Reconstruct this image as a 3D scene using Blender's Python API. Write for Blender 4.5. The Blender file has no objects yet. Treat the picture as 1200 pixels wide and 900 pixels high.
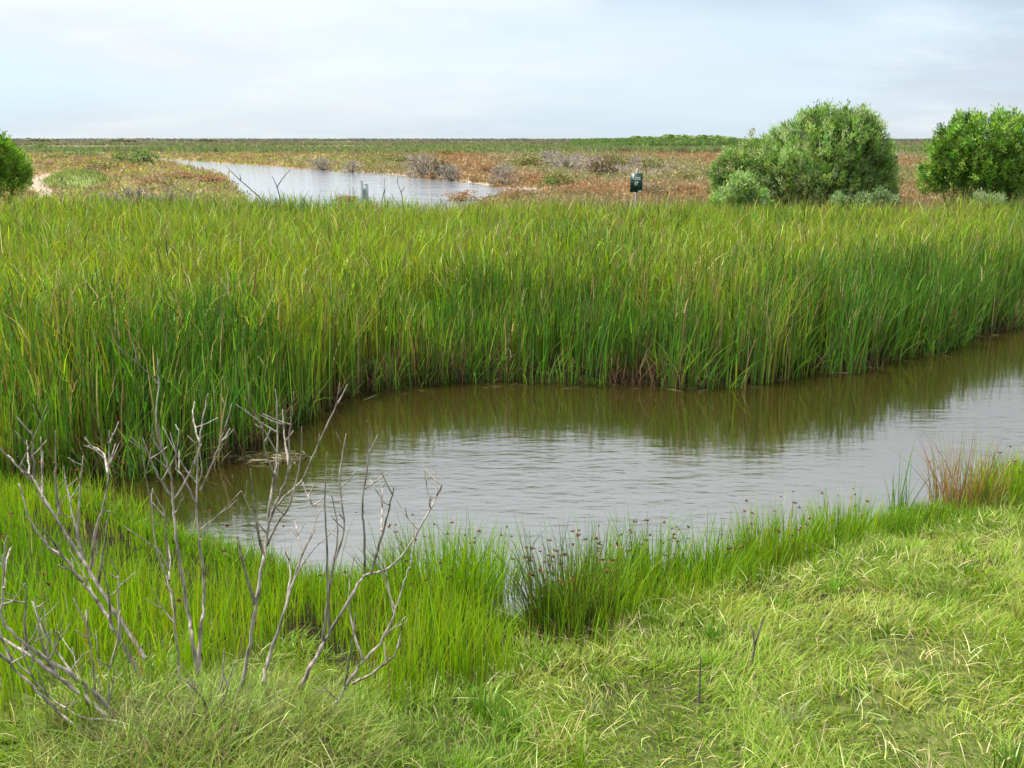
import bpy, math, random
import numpy as np

random.seed(7)
RNG = np.random.default_rng(11)
SC = bpy.context.scene
COL = SC.collection
R = math.radians

# ------------------------------------------------------------------ camera
H = 3.4                       # eye height above the water (metres)
FPX = 1082.0                  # focal length in pixels of a 1200 px wide picture
PITCH = math.atan(288.0 / FPX)
cam_d = bpy.data.cameras.new('camera')
cam_d.sensor_width = 36.0
cam_d.lens = 36.0 * FPX / 1200.0
cam_d.clip_start = 0.05
cam_d.clip_end = 12000
cam = bpy.data.objects.new('camera', cam_d)
COL.objects.link(cam)
cam.location = (0, 0, H)
cam.rotation_euler = (math.pi / 2 - PITCH, 0, 0)
SC.camera = cam

# ------------------------------------------------------------------ light
SUN_EL, SUN_AZ = R(62), R(288)      # azimuth clockwise from +Y: high, from the left and a little ahead
SC.view_settings.view_transform = 'Standard'
SC.view_settings.look = 'None'
SC.view_settings.exposure = 1.15
SC.view_settings.gamma = 1.0
SC.view_settings.use_curve_mapping = False
sd = bpy.data.lights.new('sun', 'SUN')
sd.energy = 4.4
sd.angle = R(9)
sd.color = (1.0, 0.965, 0.90)
sun = bpy.data.objects.new('sun', sd)
COL.objects.link(sun)
sun.rotation_euler = (math.pi / 2 - SUN_EL, 0, math.pi - SUN_AZ)

world = bpy.data.worlds.new('World')
SC.world = world
world.use_nodes = True
nt = world.node_tree
for n in list(nt.nodes):
    nt.nodes.remove(n)


def node(tree, kind, **kw):
    n = tree.nodes.new(kind)
    for k, v in kw.items():
        setattr(n, k, v)
    return n


def math_node(tree, op, a, b=None, clamp=False):
    n = node(tree, 'ShaderNodeMath', operation=op, use_clamp=clamp)
    for i, v in enumerate((a, b)):
        if v is None:
            continue
        if isinstance(v, (int, float)):
            n.inputs[i].default_value = v
        else:
            tree.links.new(v, n.inputs[i])
    return n.outputs[0]


def ramp(tree, fac, stops, interp='LINEAR'):
    n = node(tree, 'ShaderNodeValToRGB')
    n.color_ramp.interpolation = interp
    cr = n.color_ramp
    while len(cr.elements) < len(stops):
        cr.elements.new(0.5)
    for e, (p, c) in zip(cr.elements, stops):
        e.position = p
        e.color = tuple(c) + (1,) if len(c) == 3 else c
    tree.links.new(fac, n.inputs[0])
    return n.outputs[0]


def mixc(tree, fac, a, b, blend='MIX'):
    n = node(tree, 'ShaderNodeMix', data_type='RGBA', blend_type=blend)
    for sock, v in ((n.inputs[0], fac), (n.inputs[6], a), (n.inputs[7], b)):
        if isinstance(v, (int, float)):
            sock.default_value = v
        elif isinstance(v, (tuple, list)):
            sock.default_value = tuple(v) + (1,) if len(v) == 3 else v
        else:
            tree.links.new(v, sock)
    return n.outputs[2]


sky = node(nt, 'ShaderNodeTexSky', sky_type='NISHITA')
sky.sun_disc = False
sky.sun_elevation = SUN_EL
sky.sun_rotation = SUN_AZ
sky.air_density = 1.0
sky.dust_density = 1.5
tc = node(nt, 'ShaderNodeTexCoord')
sep = node(nt, 'ShaderNodeSeparateXYZ')
nt.links.new(tc.outputs['Generated'], sep.inputs[0])
zc = math_node(nt, 'ADD', math_node(nt, 'MAXIMUM', sep.outputs[2], 0.0), 0.17)
comb = node(nt, 'ShaderNodeCombineXYZ')
nt.links.new(math_node(nt, 'DIVIDE', sep.outputs[0], zc), comb.inputs[0])
nt.links.new(math_node(nt, 'DIVIDE', sep.outputs[1], zc), comb.inputs[1])


def cloud_noise(scale, detail, loc, sx=1.0, sy=1.0, rough=0.55):
    mp = node(nt, 'ShaderNodeMapping')
    mp.inputs['Location'].default_value = loc
    mp.inputs['Scale'].default_value = (sx, sy, 1)
    nt.links.new(comb.outputs[0], mp.inputs[0])
    nz = node(nt, 'ShaderNodeTexNoise')
    nz.inputs['Scale'].default_value = scale
    nz.inputs['Detail'].default_value = detail
    nz.inputs['Roughness'].default_value = rough
    nt.links.new(mp.outputs[0], nz.inputs['Vector'])
    return nz.outputs['Fac']


CLOUD_LIT = (4.05, 4.32, 4.50)
CLOUD_GREY = (2.15, 2.50, 3.02)
cover = ramp(nt, cloud_noise(0.28, 5, (3.1, 1.7, 0), 1.0, 0.8), [(0.36, (0, 0, 0)), (0.50, (1, 1, 1))])
# a greyer deck of cloud from the upper middle down to the right, thinning out higher up
deck = math_node(nt, 'ADD', sep.outputs[2], math_node(nt, 'MULTIPLY', sep.outputs[0], 0.21))
deck = math_node(nt, 'ADD', deck, math_node(nt, 'MULTIPLY', math_node(nt, 'SUBTRACT', cloud_noise(0.55, 5, (7.3, 0.6, 0), 0.7, 1.0), 0.5), 0.16))
deck = ramp(nt, deck, [(0.11, (0, 0, 0)), (0.20, (1, 1, 1)), (0.25, (0.6, 0.6, 0.6)), (0.36, (0.05, 0.05, 0.05))], 'EASE')
thick = mixc(nt, 0.38, deck, ramp(nt, cloud_noise(0.42, 6, (2.3, 4.6, 0), 0.8, 1.0), [(0.40, (0, 0, 0)), (0.66, (1, 1, 1))]))
bright = ramp(nt, cloud_noise(1.6, 6, (0.4, 5.2, 0), 0.8, 1.1), [(0.50, (0, 0, 0)), (0.74, (1, 1, 1))])
cl = mixc(nt, thick, CLOUD_LIT, CLOUD_GREY)
cl = mixc(nt, math_node(nt, 'MULTIPLY', bright, 0.75), cl, (4.6, 4.65, 4.7))
# a thin overcast is brighter overhead than at the horizon
zen = math_node(nt, 'ADD', math_node(nt, 'MULTIPLY', math_node(nt, 'MAXIMUM', sep.outputs[2], 0.0), 1.1), 0.93)
zc3 = node(nt, 'ShaderNodeCombineXYZ')
for i_ in range(3):
    nt.links.new(zen, zc3.inputs[i_])
cl = mixc(nt, 1.0, cl, zc3.outputs[0], 'MULTIPLY')
hz = mixc(nt, 0.8, sky.outputs[0], (3.0, 4.05, 4.85))
# the cloud is thin low on the left, where pale blue shows
gap = ramp(nt, math_node(nt, 'ADD', math_node(nt, 'MULTIPLY', sep.outputs[0], -1.0), math_node(nt, 'MULTIPLY', math_node(nt, 'ABSOLUTE', math_node(nt, 'SUBTRACT', sep.outputs[2], 0.045)), -3.5)), [(0.22, (0, 0, 0)), (0.46, (1, 1, 1))], 'EASE')
cov2 = math_node(nt, 'ADD', math_node(nt, 'MULTIPLY', cover, 0.55), 0.40)
cov2 = math_node(nt, 'MULTIPLY', cov2, math_node(nt, 'SUBTRACT', 1.0, math_node(nt, 'MULTIPLY', gap, 0.9)))
skycol = mixc(nt, cov2, hz, cl)
bg = node(nt, 'ShaderNodeBackground')
bg.inputs['Strength'].default_value = 0.1
nt.links.new(skycol, bg.inputs[0])
wo = node(nt, 'ShaderNodeOutputWorld')
nt.links.new(bg.outputs[0], wo.inputs[0])


# ------------------------------------------------------------------ geometry of the place
def ray(px, py):
    """unit-depth ray of a photo pixel (1200x900): x per metre of y, z per metre of y."""
    a, b = (px - 600) / FPX, (450 - py) / FPX
    y = math.cos(PITCH) + b * math.sin(PITCH)
    z = -math.sin(PITCH) + b * math.cos(PITCH)
    return a / y, z / y


def at_z(px, py, z=0.0):
    rx, rz = ray(px, py)
    d = (z - H) / rz
    return (rx * d, d, z)


def at_d(px, py, d):
    rx, rz = ray(px, py)
    return (rx * d, d, H + rz * d)


NEAR_PX = [(-250, 572), (-60, 575), (60, 582), (150, 606), (250, 645), (350, 688), (500, 695), (600, 716), (700, 706),
           (800, 690), (900, 660), (1000, 630), (1080, 602), (1200, 548), (1330, 505), (1500, 465)]
FAR_PX = [(-250, 560), (-60, 566), (40, 566), (100, 562), (200, 552), (290, 532), (370, 490), (420, 464), (480, 453),
          (560, 450), (650, 447), (750, 452), (850, 457), (905, 452), (1000, 436), (1100, 409), (1200, 381), (1330, 352), (1500, 320)]
_n = sorted(at_z(*p)[:2] for p in NEAR_PX)
_f = sorted(at_z(*p)[:2] for p in FAR_PX)
NX, NY = np.array(_n).T
FX, FY = np.array(_f).T


def wob(x, y, s, seed):
    """cheap smooth noise in -1..1"""
    r = np.random.default_rng(seed)
    out = 0
    for k in range(5):
        a = r.uniform(0, 2 * math.pi)
        f = s * r.uniform(0.6, 1.9)
        out = out + np.sin((x * math.cos(a) + y * math.sin(a)) * f + r.uniform(0, 6.28))
    return out / 2.6


def near_edge(x):
    return np.interp(x, NX, NY) + 0.12 * wob(x, 0 * x, 1.7, 3)


def far_edge(x):
    return np.interp(x, FX, FY) + 0.16 * wob(x, 0 * x, 2.1, 5)


LAND = 0.25


def bank(s):
    return 1.78 * np.clip(s / 7.0, 0, 1.0) ** 0.92


def ground_z(x, y):
    x = np.asarray(x, float)
    y = np.asarray(y, float)
    n, f = near_edge(x), far_edge(x)
    s = (n - y) * 0.93
    zn = bank(np.clip(s, 0, 9)) - 0.02 + 0.045 * wob(x, y, 1.6, 21) * np.clip(s, 0, 1)
    zn = zn + 0.20 * np.exp(-(((x - MOUND[0]) / 0.62) ** 2 + ((y - MOUND[1]) / 0.5) ** 2))
    e = np.clip(y - f, 0, 3)
    zf = np.minimum(LAND, -0.02 + e * 0.06 + e * e * 0.012)
    mid = (y >= n) & (y <= f)
    depth = np.minimum(y - n, f - y)
    zm = -0.02 - np.clip(depth, 0, 2) * 0.30
    return np.where(y < n, zn, np.where(mid, zm, zf))


MOUND = (-1.28, 3.35)


def hit(px, py):
    rx, rz = ray(px, py)
    d = 1.2
    while d < 60:
        if H + rz * d <= float(ground_z(rx * d, d)):
            break
        d += 0.01
    return (rx * d, d, float(ground_z(rx * d, d)))


# ------------------------------------------------------------------ materials
def new_mat(name):
    m = bpy.data.materials.new(name)
    m.use_nodes = True
    t = m.node_tree
    for n in list(t.nodes):
        t.nodes.remove(n)
    out = node(t, 'ShaderNodeOutputMaterial')
    return m, t, out


def leaf_mat(name, trans=0.32, rough=0.5, spec=0.35):
    m, t, out = new_mat(name)
    at = node(t, 'ShaderNodeAttribute', attribute_name='tint')
    b = node(t, 'ShaderNodeBsdfPrincipled')
    b.inputs['Roughness'].default_value = rough
    b.inputs['Specular IOR Level'].default_value = spec
    t.links.new(at.outputs['Color'], b.inputs['Base Color'])
    tr = node(t, 'ShaderNodeBsdfTranslucent')
    hs = node(t, 'ShaderNodeHueSaturation')
    hs.inputs['Saturation'].default_value = 1.1
    hs.inputs['Value'].default_value = 1.25
    t.links.new(at.outputs['Color'], hs.inputs['Color'])
    t.links.new(hs.outputs[0], tr.inputs[0])
    mx = node(t, 'ShaderNodeMixShader')
    mx.inputs[0].default_value = trans
    t.links.new(b.outputs[0], mx.inputs[1])
    t.links.new(tr.outputs[0], mx.inputs[2])
    t.links.new(mx.outputs[0], out.inputs[0])
    return m


M_GRASS = leaf_mat('grass_blade', 0.38, 0.6, 0.2)
M_REED = leaf_mat('reed_blade', 0.34, 0.5, 0.25)
M_LEAF = leaf_mat('leaf', 0.40, 0.5, 0.3)
M_DRY = leaf_mat('dry_stalk_fibre', 0.15, 0.8, 0.1)


def wood_mat(name, c0, c1, scale=30):
    m, t, out = new_mat(name)
    b = node(t, 'ShaderNodeBsdfPrincipled')
    b.inputs['Roughness'].default_value = 0.85
    b.inputs['Specular IOR Level'].default_value = 0.15
    co = node(t, 'ShaderNodeTexCoord')
    mp = node(t, 'ShaderNodeMapping')
    mp.inputs['Scale'].default_value = (1, 1, 0.25)
    t.links.new(co.outputs['Object'], mp.inputs[0])
    nz = node(t, 'ShaderNodeTexNoise')
    nz.inputs['Scale'].default_value = scale
    nz.inputs['Detail'].default_value = 5
    t.links.new(mp.outputs[0], nz.inputs['Vector'])
    c = ramp(t, nz.outputs['Fac'], [(0.3, c0), (0.7, c1)])
    t.links.new(c, b.inputs['Base Color'])
    bp = node(t, 'ShaderNodeBump')
    bp.inputs['Strength'].default_value = 0.5
    bp.inputs['Distance'].default_value = 0.004
    t.links.new(nz.outputs['Fac'], bp.inputs['Height'])
    t.links.new(bp.outputs[0], b.inputs['Normal'])
    t.links.new(b.outputs[0], out.inputs[0])
    return m


M_DEADWOOD = wood_mat('weathered_dead_wood', (0.085, 0.070, 0.057), (0.40, 0.35, 0.305), 42)
M_DARKWOOD = wood_mat('dark_twig_bark', (0.06, 0.05, 0.04), (0.15, 0.13, 0.11), 26)
M_BARK = wood_mat('shrub_bark', (0.07, 0.055, 0.04), (0.16, 0.13, 0.10), 12)
M_POST = wood_mat('grey_post', (0.16, 0.185, 0.19), (0.29, 0.315, 0.32), 9)
M_PALEPOST = wood_mat('pale_sign_post', (0.25, 0.21, 0.19), (0.42, 0.37, 0.34), 9)


def plain_mat(name, c, rough=0.5):
    m, t, out = new_mat(name)
    b = node(t, 'ShaderNodeBsdfPrincipled')
    b.inputs['Roughness'].default_value = rough
    nz = node(t, 'ShaderNodeTexNoise')
    nz.inputs['Scale'].default_value = 18
    nz.inputs['Detail'].default_value = 4
    c2 = tuple(v * 0.75 for v in c)
    t.links.new(ramp(t, nz.outputs['Fac'], [(0.35, c2), (0.65, c)]), b.inputs['Base Color'])
    t.links.new(b.outputs[0], out.inputs[0])
    return m


M_SIGN = plain_mat('dark_green_paint', (0.012, 0.05, 0.032), 0.45)
M_WHITE = plain_mat('white_lettering', (0.75, 0.78, 0.76), 0.5)


# water
def water_mat(name, base, ior, rip, scale, patch=True):
    m, t, out = new_mat(name)
    b = node(t, 'ShaderNodeBsdfPrincipled')
    b.inputs['Base Color'].default_value = base + (1,)
    b.inputs['Roughness'].default_value = 0.06
    b.inputs['IOR'].default_value = ior
    geo = node(t, 'ShaderNodeNewGeometry')

    def nz(sx, sy, sc, det):
        mp = node(t, 'ShaderNodeMapping')
        mp.inputs['Scale'].default_value = (sx, sy, 1)
        t.links.new(geo.outputs['Position'], mp.inputs[0])
        q = node(t, 'ShaderNodeTexNoise')
        q.inputs['Scale'].default_value = sc
        q.inputs['Detail'].default_value = det
        t.links.new(mp.outputs[0], q.inputs['Vector'])
        return q.outputs['Fac']
    fine = nz(0.36, 1.0, scale, 4)
    broad = nz(0.5, 1.0, scale * 0.28, 2)
    h = math_node(t, 'ADD', fine, math_node(t, 'MULTIPLY', broad, 1.6))
    bp = node(t, 'ShaderNodeBump')
    bp.inputs['Distance'].default_value = rip
    if patch:      # 'tint' holds how open to the wind each bit of water is
        wat = node(t, 'ShaderNodeAttribute', attribute_name='tint')
        t.links.new(wat.outputs['Fac'], bp.inputs['Strength'])
    t.links.new(h, bp.inputs['Height'])
    t.links.new(bp.outputs[0], b.inputs['Normal'])
    t.links.new(b.outputs[0], out.inputs[0])
    return m


M_WATER = water_mat('murky_channel_water', (0.020, 0.015, 0.003), 4.4, 0.0085, 11.0)
M_LAGOON = water_mat('wind_rippled_lagoon', (0.19, 0.205, 0.235), 2.3, 0.05, 2.2, False)

# ground
gm, t, out = new_mat('marsh_ground')
gb = node(t, 'ShaderNodeBsdfPrincipled')
gb.inputs['Roughness'].default_value = 0.95
gb.inputs['Specular IOR Level'].default_value = 0.05
geo = node(t, 'ShaderNodeNewGeometry')
sp = node(t, 'ShaderNodeSeparateXYZ')
t.links.new(geo.outputs['Position'], sp.inputs[0])


def gnoise(scale, detail, sx=1.0, sy=1.0, loc=(0, 0, 0)):
    mp = node(t, 'ShaderNodeMapping')
    mp.inputs['Scale'].default_value = (sx, sy, 1)
    mp.inputs['Location'].default_value = loc
    t.links.new(geo.outputs['Position'], mp.inputs[0])
    q = node(t, 'ShaderNodeTexNoise')
    q.inputs['Scale'].default_value = scale
    q.inputs['Detail'].default_value = detail
    q.inputs['Roughness'].default_value = 0.6
    t.links.new(mp.outputs[0], q.inputs['Vector'])
    return q.outputs['Fac']


mud = ramp(t, gnoise(3.0, 6), [(0.3, (0.010, 0.008, 0.004)), (0.7, (0.026, 0.021, 0.010))])
thatch = ramp(t, gnoise(9.0, 6), [(0.3, (0.030, 0.042, 0.010)), (0.55, (0.070, 0.085, 0.022)), (0.75, (0.15, 0.14, 0.055))])
mrz = node(t, 'ShaderNodeMapRange')
mrz.inputs[1].default_value = 0.30
mrz.inputs[2].default_value = 0.75
t.links.new(sp.outputs[2], mrz.inputs[0])
soil = mixc(t, mrz.outputs[0], mud, thatch)
marsh = ramp(t, gnoise(0.09, 6, 0.5, 1.0), [(0.30, (0.13, 0.13, 0.05)), (0.42, (0.20, 0.16, 0.08)), (0.52, (0.22, 0.13, 0.07)),
                                            (0.62, (0.17, 0.13, 0.06)), (0.72, (0.10, 0.11, 0.035))])
farm = ramp(t, gnoise(0.012, 5, 0.25, 1.0), [(0.35, (0.12, 0.14, 0.055)), (0.5, (0.17, 0.165, 0.09)), (0.65, (0.10, 0.13, 0.045))])
yy = math_node(t, 'ADD', sp.outputs[1], math_node(t, 'MULTIPLY', math_node(t, 'SUBTRACT', gnoise(0.02, 3, 0.4, 1), 0.5), 40.0))


def step(a, b):
    mr = node(t, 'ShaderNodeMapRange')
    mr.inputs[1].default_value = a
    mr.inputs[2].default_value = b
    t.links.new(yy, mr.inputs[0])
    return mr.outputs[0]


c = mixc(t, math_node(t, 'MULTIPLY', math_node(t, 'GREATER_THAN', sp.outputs[1], 29.0), 1.0), soil, marsh)
c = mixc(t, step(190, 215), c, farm)
t.links.new(c, gb.inputs['Base Color'])
bp = node(t, 'ShaderNodeBump')
bp.inputs['Strength'].default_value = 0.6
bp.inputs['Distance'].default_value = 0.05
t.links.new(gnoise(6, 5), bp.inputs['Height'])
t.links.new(bp.outputs[0], gb.inputs['Normal'])
t.links.new(gb.outputs[0], out.inputs[0])
M_GROUND = gm


def noise_mat(name, scale, stops):
    m, t_, o_ = new_mat(name)
    b_ = node(t_, 'ShaderNodeBsdfPrincipled')
    b_.inputs['Roughness'].default_value = 0.95
    b_.inputs['Specular IOR Level'].default_value = 0.05
    g_ = node(t_, 'ShaderNodeNewGeometry')
    q = node(t_, 'ShaderNodeTexNoise')
    q.inputs['Scale'].default_value = scale
    q.inputs['Detail'].default_value = 6
    t_.links.new(g_.outputs['Position'], q.inputs['Vector'])
    t_.links.new(ramp(t_, q.outputs['Fac'], stops), b_.inputs['Base Color'])
    t_.links.new(b_.outputs[0], o_.inputs[0])
    return m


M_SAND = noise_mat('sandy_track', 0.8, [(0.3, (0.20, 0.155, 0.11)), (0.7, (0.32, 0.26, 0.20))])
M_LAWN = noise_mat('cropped_grass', 0.5, [(0.3, (0.13, 0.17, 0.05)), (0.7, (0.20, 0.22, 0.08))])


# ------------------------------------------------------------------ mesh helpers
def tag(o, label=None, cat=None, group=None, kind=None):
    if label:
        o['label'] = label
    if cat:
        o['category'] = cat
    if group:
        o['group'] = group
    if kind:
        o['kind'] = kind
    return o


def link(name, me, mat=None, parent=None):
    o = bpy.data.objects.new(name, me)
    if mat is not None and me is not None and not me.materials:
        me.materials.append(mat)
    COL.objects.link(o)
    if parent is not None:
        o.parent = parent
    return o


def empty(name, loc):
    o = bpy.data.objects.new(name, None)
    o.empty_display_size = 0.2
    o.location = loc
    COL.objects.link(o)
    return o


class Strips:
    """collects faces as numpy blocks: verts (n,3), loops as quads or tris, per-vertex tint"""

    def __init__(self):
        self.v, self.c, self.q, self.t, self.n = [], [], [], [], 0

    def add(self, v, c, quads=None, tris=None):
        self.v.append(v)
        self.c.append(c)
        if quads is not None and len(quads):
            self.q.append(quads + self.n)
        if tris is not None and len(tris):
            self.t.append(tris + self.n)
        self.n += len(v)

    def mesh(self, name):
        me = bpy.data.meshes.new(name)
        v = np.concatenate(self.v).astype(np.float32)
        c = np.concatenate(self.c).astype(np.float32)
        q = np.concatenate(self.q) if self.q else np.zeros((0, 4), int)
        tr = np.concatenate(self.t) if self.t else np.zeros((0, 3), int)
        me.vertices.add(len(v))
        me.vertices.foreach_set('co', v.ravel())
        nl = q.size + tr.size
        me.loops.add(nl)
        me.loops.foreach_set('vertex_index', np.concatenate([q.ravel(), tr.ravel()]).astype(np.int32))
        npol = len(q) + len(tr)
        me.polygons.add(npol)
        st = np.concatenate([np.arange(len(q)) * 4, q.size + np.arange(len(tr)) * 3]).astype(np.int32)
        me.polygons.foreach_set('loop_start', st)
        me.polygons.foreach_set('use_smooth', np.ones(npol, bool))
        a = me.color_attributes.new('tint', 'FLOAT_COLOR', 'POINT')
        a.data.foreach_set('color', np.concatenate([c, np.ones((len(c), 1), np.float32)], 1).ravel())
        me.update(calc_edges=True)
        return me

    def blades(self, P, h, w, az, lean, c0, c1, segs=4, power=1.8, droop=0.0, face=None, tip=2.2, kink=0.0, bulge=False):
        """grass blades: P (N,3) roots, h lengths, w widths, az lean direction, lean = sideways reach / length"""
        N = len(P)
        if N == 0:
            return
        h, w, az, lean = (np.broadcast_to(np.asarray(a, float), N) for a in (h, w, az, lean))
        droop = np.broadcast_to(np.asarray(droop, float), N)
        if face is None:
            face = RNG.uniform(0, math.pi, N)
        dx, dy = np.cos(az), np.sin(az)
        wx, wy = np.cos(face), np.sin(face)
        rings = segs
        V = np.zeros((N, rings * 2 + 1, 3))
        C = np.zeros((N, rings * 2 + 1, 3))
        bend = RNG.normal(0, 1, N) * kink
        for k in range(rings + 1):
            u = k / segs
            cx = P[:, 0] + dx * h * lean * u ** power + bend * h * math.sin(u * 3.1) * wx
            cy = P[:, 1] + dy * h * lean * u ** power + bend * h * math.sin(u * 3.1) * wy
            cz = P[:, 2] + h * (u * np.sqrt(np.clip(1 - (lean * 0.75) ** 2, 0.1, 1)) - droop * u * u)
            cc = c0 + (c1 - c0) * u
            if k == rings:
                V[:, -1] = np.stack([cx, cy, cz], 1)
                C[:, -1] = cc
            else:
                ww = w * 0.5 * (1 - u ** tip) * (0.75 + 0.5 * min(u * 2, 1.0) if bulge else 1)
                V[:, 2 * k] = np.stack([cx - wx * ww, cy - wy * ww, cz], 1)
                V[:, 2 * k + 1] = np.stack([cx + wx * ww, cy + wy * ww, cz], 1)
                C[:, 2 * k] = cc
                C[:, 2 * k + 1] = cc
        off = (np.arange(N) * (rings * 2 + 1))[:, None]
        qs = []
        for k in range(rings - 1):
            qs.append(off + np.array([[2 * k, 2 * k + 1, 2 * k + 3, 2 * k + 2]]))
        q = np.concatenate(qs) if qs else None
        tr = off + np.array([[2 * rings - 2, 2 * rings - 1, 2 * rings]])
        self.add(V.reshape(-1, 3), C.reshape(-1, 3), q, tr)

    def leaves(self, P, D, L, W, c, roll=None):
        """pointed leaves (two triangles each): P roots, D unit directions, L lengths, W widths"""
        N = len(P)
        rnd = RNG.normal(0, 1, (N, 3))
        S = np.cross(D, rnd)
        S /= np.linalg.norm(S, axis=1, keepdims=True) + 1e-9
        L = np.broadcast_to(np.asarray(L, float), N)[:, None]
        W = np.broadcast_to(np.asarray(W, float), N)[:, None]
        nrm = np.cross(D, S)
        V = np.stack([P, P + D * L * 0.45 + S * W * 0.5 + nrm * W * 0.12, P + D * L, P + D * L * 0.45 - S * W * 0.5 + nrm * W * 0.12], 1)
        C = np.repeat(c[:, None, :], 4, 1)
        q = (np.arange(N) * 4)[:, None] + np.array([[0, 1, 2, 3]])
        self.add(V.reshape(-1, 3), C.reshape(-1, 3), q)

    def tube(self, pts, radii, sides=6, c=(0.3, 0.28, 0.25)):
        pts = np.asarray(pts, float)
        n = len(pts)
        T = np.gradient(pts, axis=0)
        T /= np.linalg.norm(T, axis=1, keepdims=True) + 1e-9
        V = []
        up = np.array([0.31, 0.9, 0.13])
        for i in range(n):
            a = np.cross(T[i], up)
            a /= np.linalg.norm(a) + 1e-9
            b = np.cross(T[i], a)
            for k in range(sides):
                th = 2 * math.pi * k / sides
                V.append(pts[i] + (a * math.cos(th) + b * math.sin(th)) * radii[i])
        V.append(pts[-1] + T[-1] * radii[-1] * 1.2)
        V = np.array(V)
        q = []
        for i in range(n - 1):
            for k in range(sides):
                k2 = (k + 1) % sides
                q.append((i * sides + k, i * sides + k2, (i + 1) * sides + k2, (i + 1) * sides + k))
        tr = [((n - 1) * sides + k, (n - 1) * sides + (k + 1) % sides, n * sides) for k in range(sides)]
        self.add(V, np.tile(np.array(c, float), (len(V), 1)), np.array(q), np.array(tr))

    def box(self, x0, x1, y0, y1, z0, z1, c=(0.5, 0.5, 0.5)):
        V = np.array([(x, y, z) for x in (x0, x1) for y in (y0, y1) for z in (z0, z1)], float)
        q = np.array([(0, 1, 3, 2), (4, 6, 7, 5), (0, 4, 5, 1), (2, 3, 7, 6), (0, 2, 6, 4), (1, 5, 7, 3)])
        self.add(V, np.tile(np.array(c, float), (8, 1)), q)


def pick(cols, n, jit=0.18, weights=None):
    cols = np.array(cols, float)
    p = None if weights is None else np.array(weights, float) / sum(weights)
    i = RNG.choice(len(cols), n, p=p)
    return np.clip(cols[i] * (1 + RNG.normal(0, jit, (n, 1))) * (1 + RNG.normal(0, jit * 0.4, (n, 3))), 0.004, 0.8)


def scatter(x0, x1, y0, y1, n):
    return RNG.uniform(x0, x1, n), RNG.uniform(y0, y1, n)


def smooth_poly(pts, per=5):
    """Catmull-Rom through the points"""
    p = np.asarray(pts, float)
    p = np.concatenate([[2 * p[0] - p[1]], p, [2 * p[-1] - p[-2]]])
    out_ = []
    for i in range(1, len(p) - 2):
        for k in range(per):
            u = k / per
            a, b, c_, d = p[i - 1], p[i], p[i + 1], p[i + 2]
            out_.append(0.5 * ((2 * b) + (c_ - a) * u + (2 * a - 5 * b + 4 * c_ - d) * u * u + (-a + 3 * b - 3 * c_ + d) * u ** 3))
    out_.append(p[-2])
    return np.array(out_)


def in_view(x, y, m=1.0):
    return np.abs(x) < 0.585 * y + m


# ------------------------------------------------------------------ ground, water
def grow(a, lim, f):
    o, s = [], 0.4
    while a < lim:
        s *= f
        a += s
        o.append(a)
    return o


xs = np.array([-v for v in reversed(grow(12, 6000, 1.22))] + list(np.arange(-12, 12.01, 0.25)) + grow(12, 6000, 1.22))
ys = np.array([-v for v in reversed(grow(4, 3000, 1.5))] + list(np.arange(-4, 20.01, 0.25)) + grow(20, 9000, 1.15))
GX, GY = np.meshgrid(xs, ys)
GZ = ground_z(GX, GY)
s = Strips()
nx, ny = len(xs), len(ys)
idx = np.arange(nx * ny).reshape(ny, nx)
q = np.stack([idx[:-1, :-1], idx[:-1, 1:], idx[1:, 1:], idx[1:, :-1]], -1).reshape(-1, 4)
s.add(np.stack([GX, GY, GZ], -1).reshape(-1, 3), np.ones((nx * ny, 3)) * 0.1, q)
tag(link('ground', s.mesh('ground'), M_GROUND), 'marsh ground and grassy bank around the channel', None, None, 'structure')

s = Strips()
wx, wu = np.linspace(-14, 24, 153), np.linspace(0, 1, 25)
WXg, WU = np.meshgrid(wx, wu)
y0, y1 = np.interp(wx, NX, NY) - 0.8, np.interp(wx, FX, FY) + 1.6
WY = y0 + (y1 - y0) * WU
shelter = np.clip((np.interp(WXg, FX, FY) + 0.25 * wob(WXg, 0 * WXg, 1.9, 15) - WY - 1.8) / 2.2, 0, 1)
shelter = shelter * np.clip(0.75 + 0.45 * wob(WXg, WY * 1.5, 0.9, 16), 0.12, 1.1)
for cx_, cy_, ra_, rb_, k_ in ((3.9, 10.9, 1.7, 1.5, 0.8), (6.4, 12.6, 1.6, 1.5, 0.7), (-1.6, 8.6, 1.0, 0.9, 0.5)):      # lulls in the wind
    shelter = shelter * (1 - k_ * np.exp(-((WXg - cx_) / ra_) ** 2 - ((WY - cy_) / rb_) ** 2))
idx = np.arange(WXg.size).reshape(WXg.shape)
q = np.stack([idx[:-1, :-1], idx[:-1, 1:], idx[1:, 1:], idx[1:, :-1]], -1).reshape(-1, 4)
s.add(np.stack([WXg, WY, 0 * WY], -1).reshape(-1, 3), np.repeat((0.06 + 0.94 * shelter).reshape(-1, 1), 3, 1), q)
tag(link('channel_water', s.mesh('channel_water'), M_WATER), 'murky brown channel water between the grassy bank and the reeds', None, None, 'structure')

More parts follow.
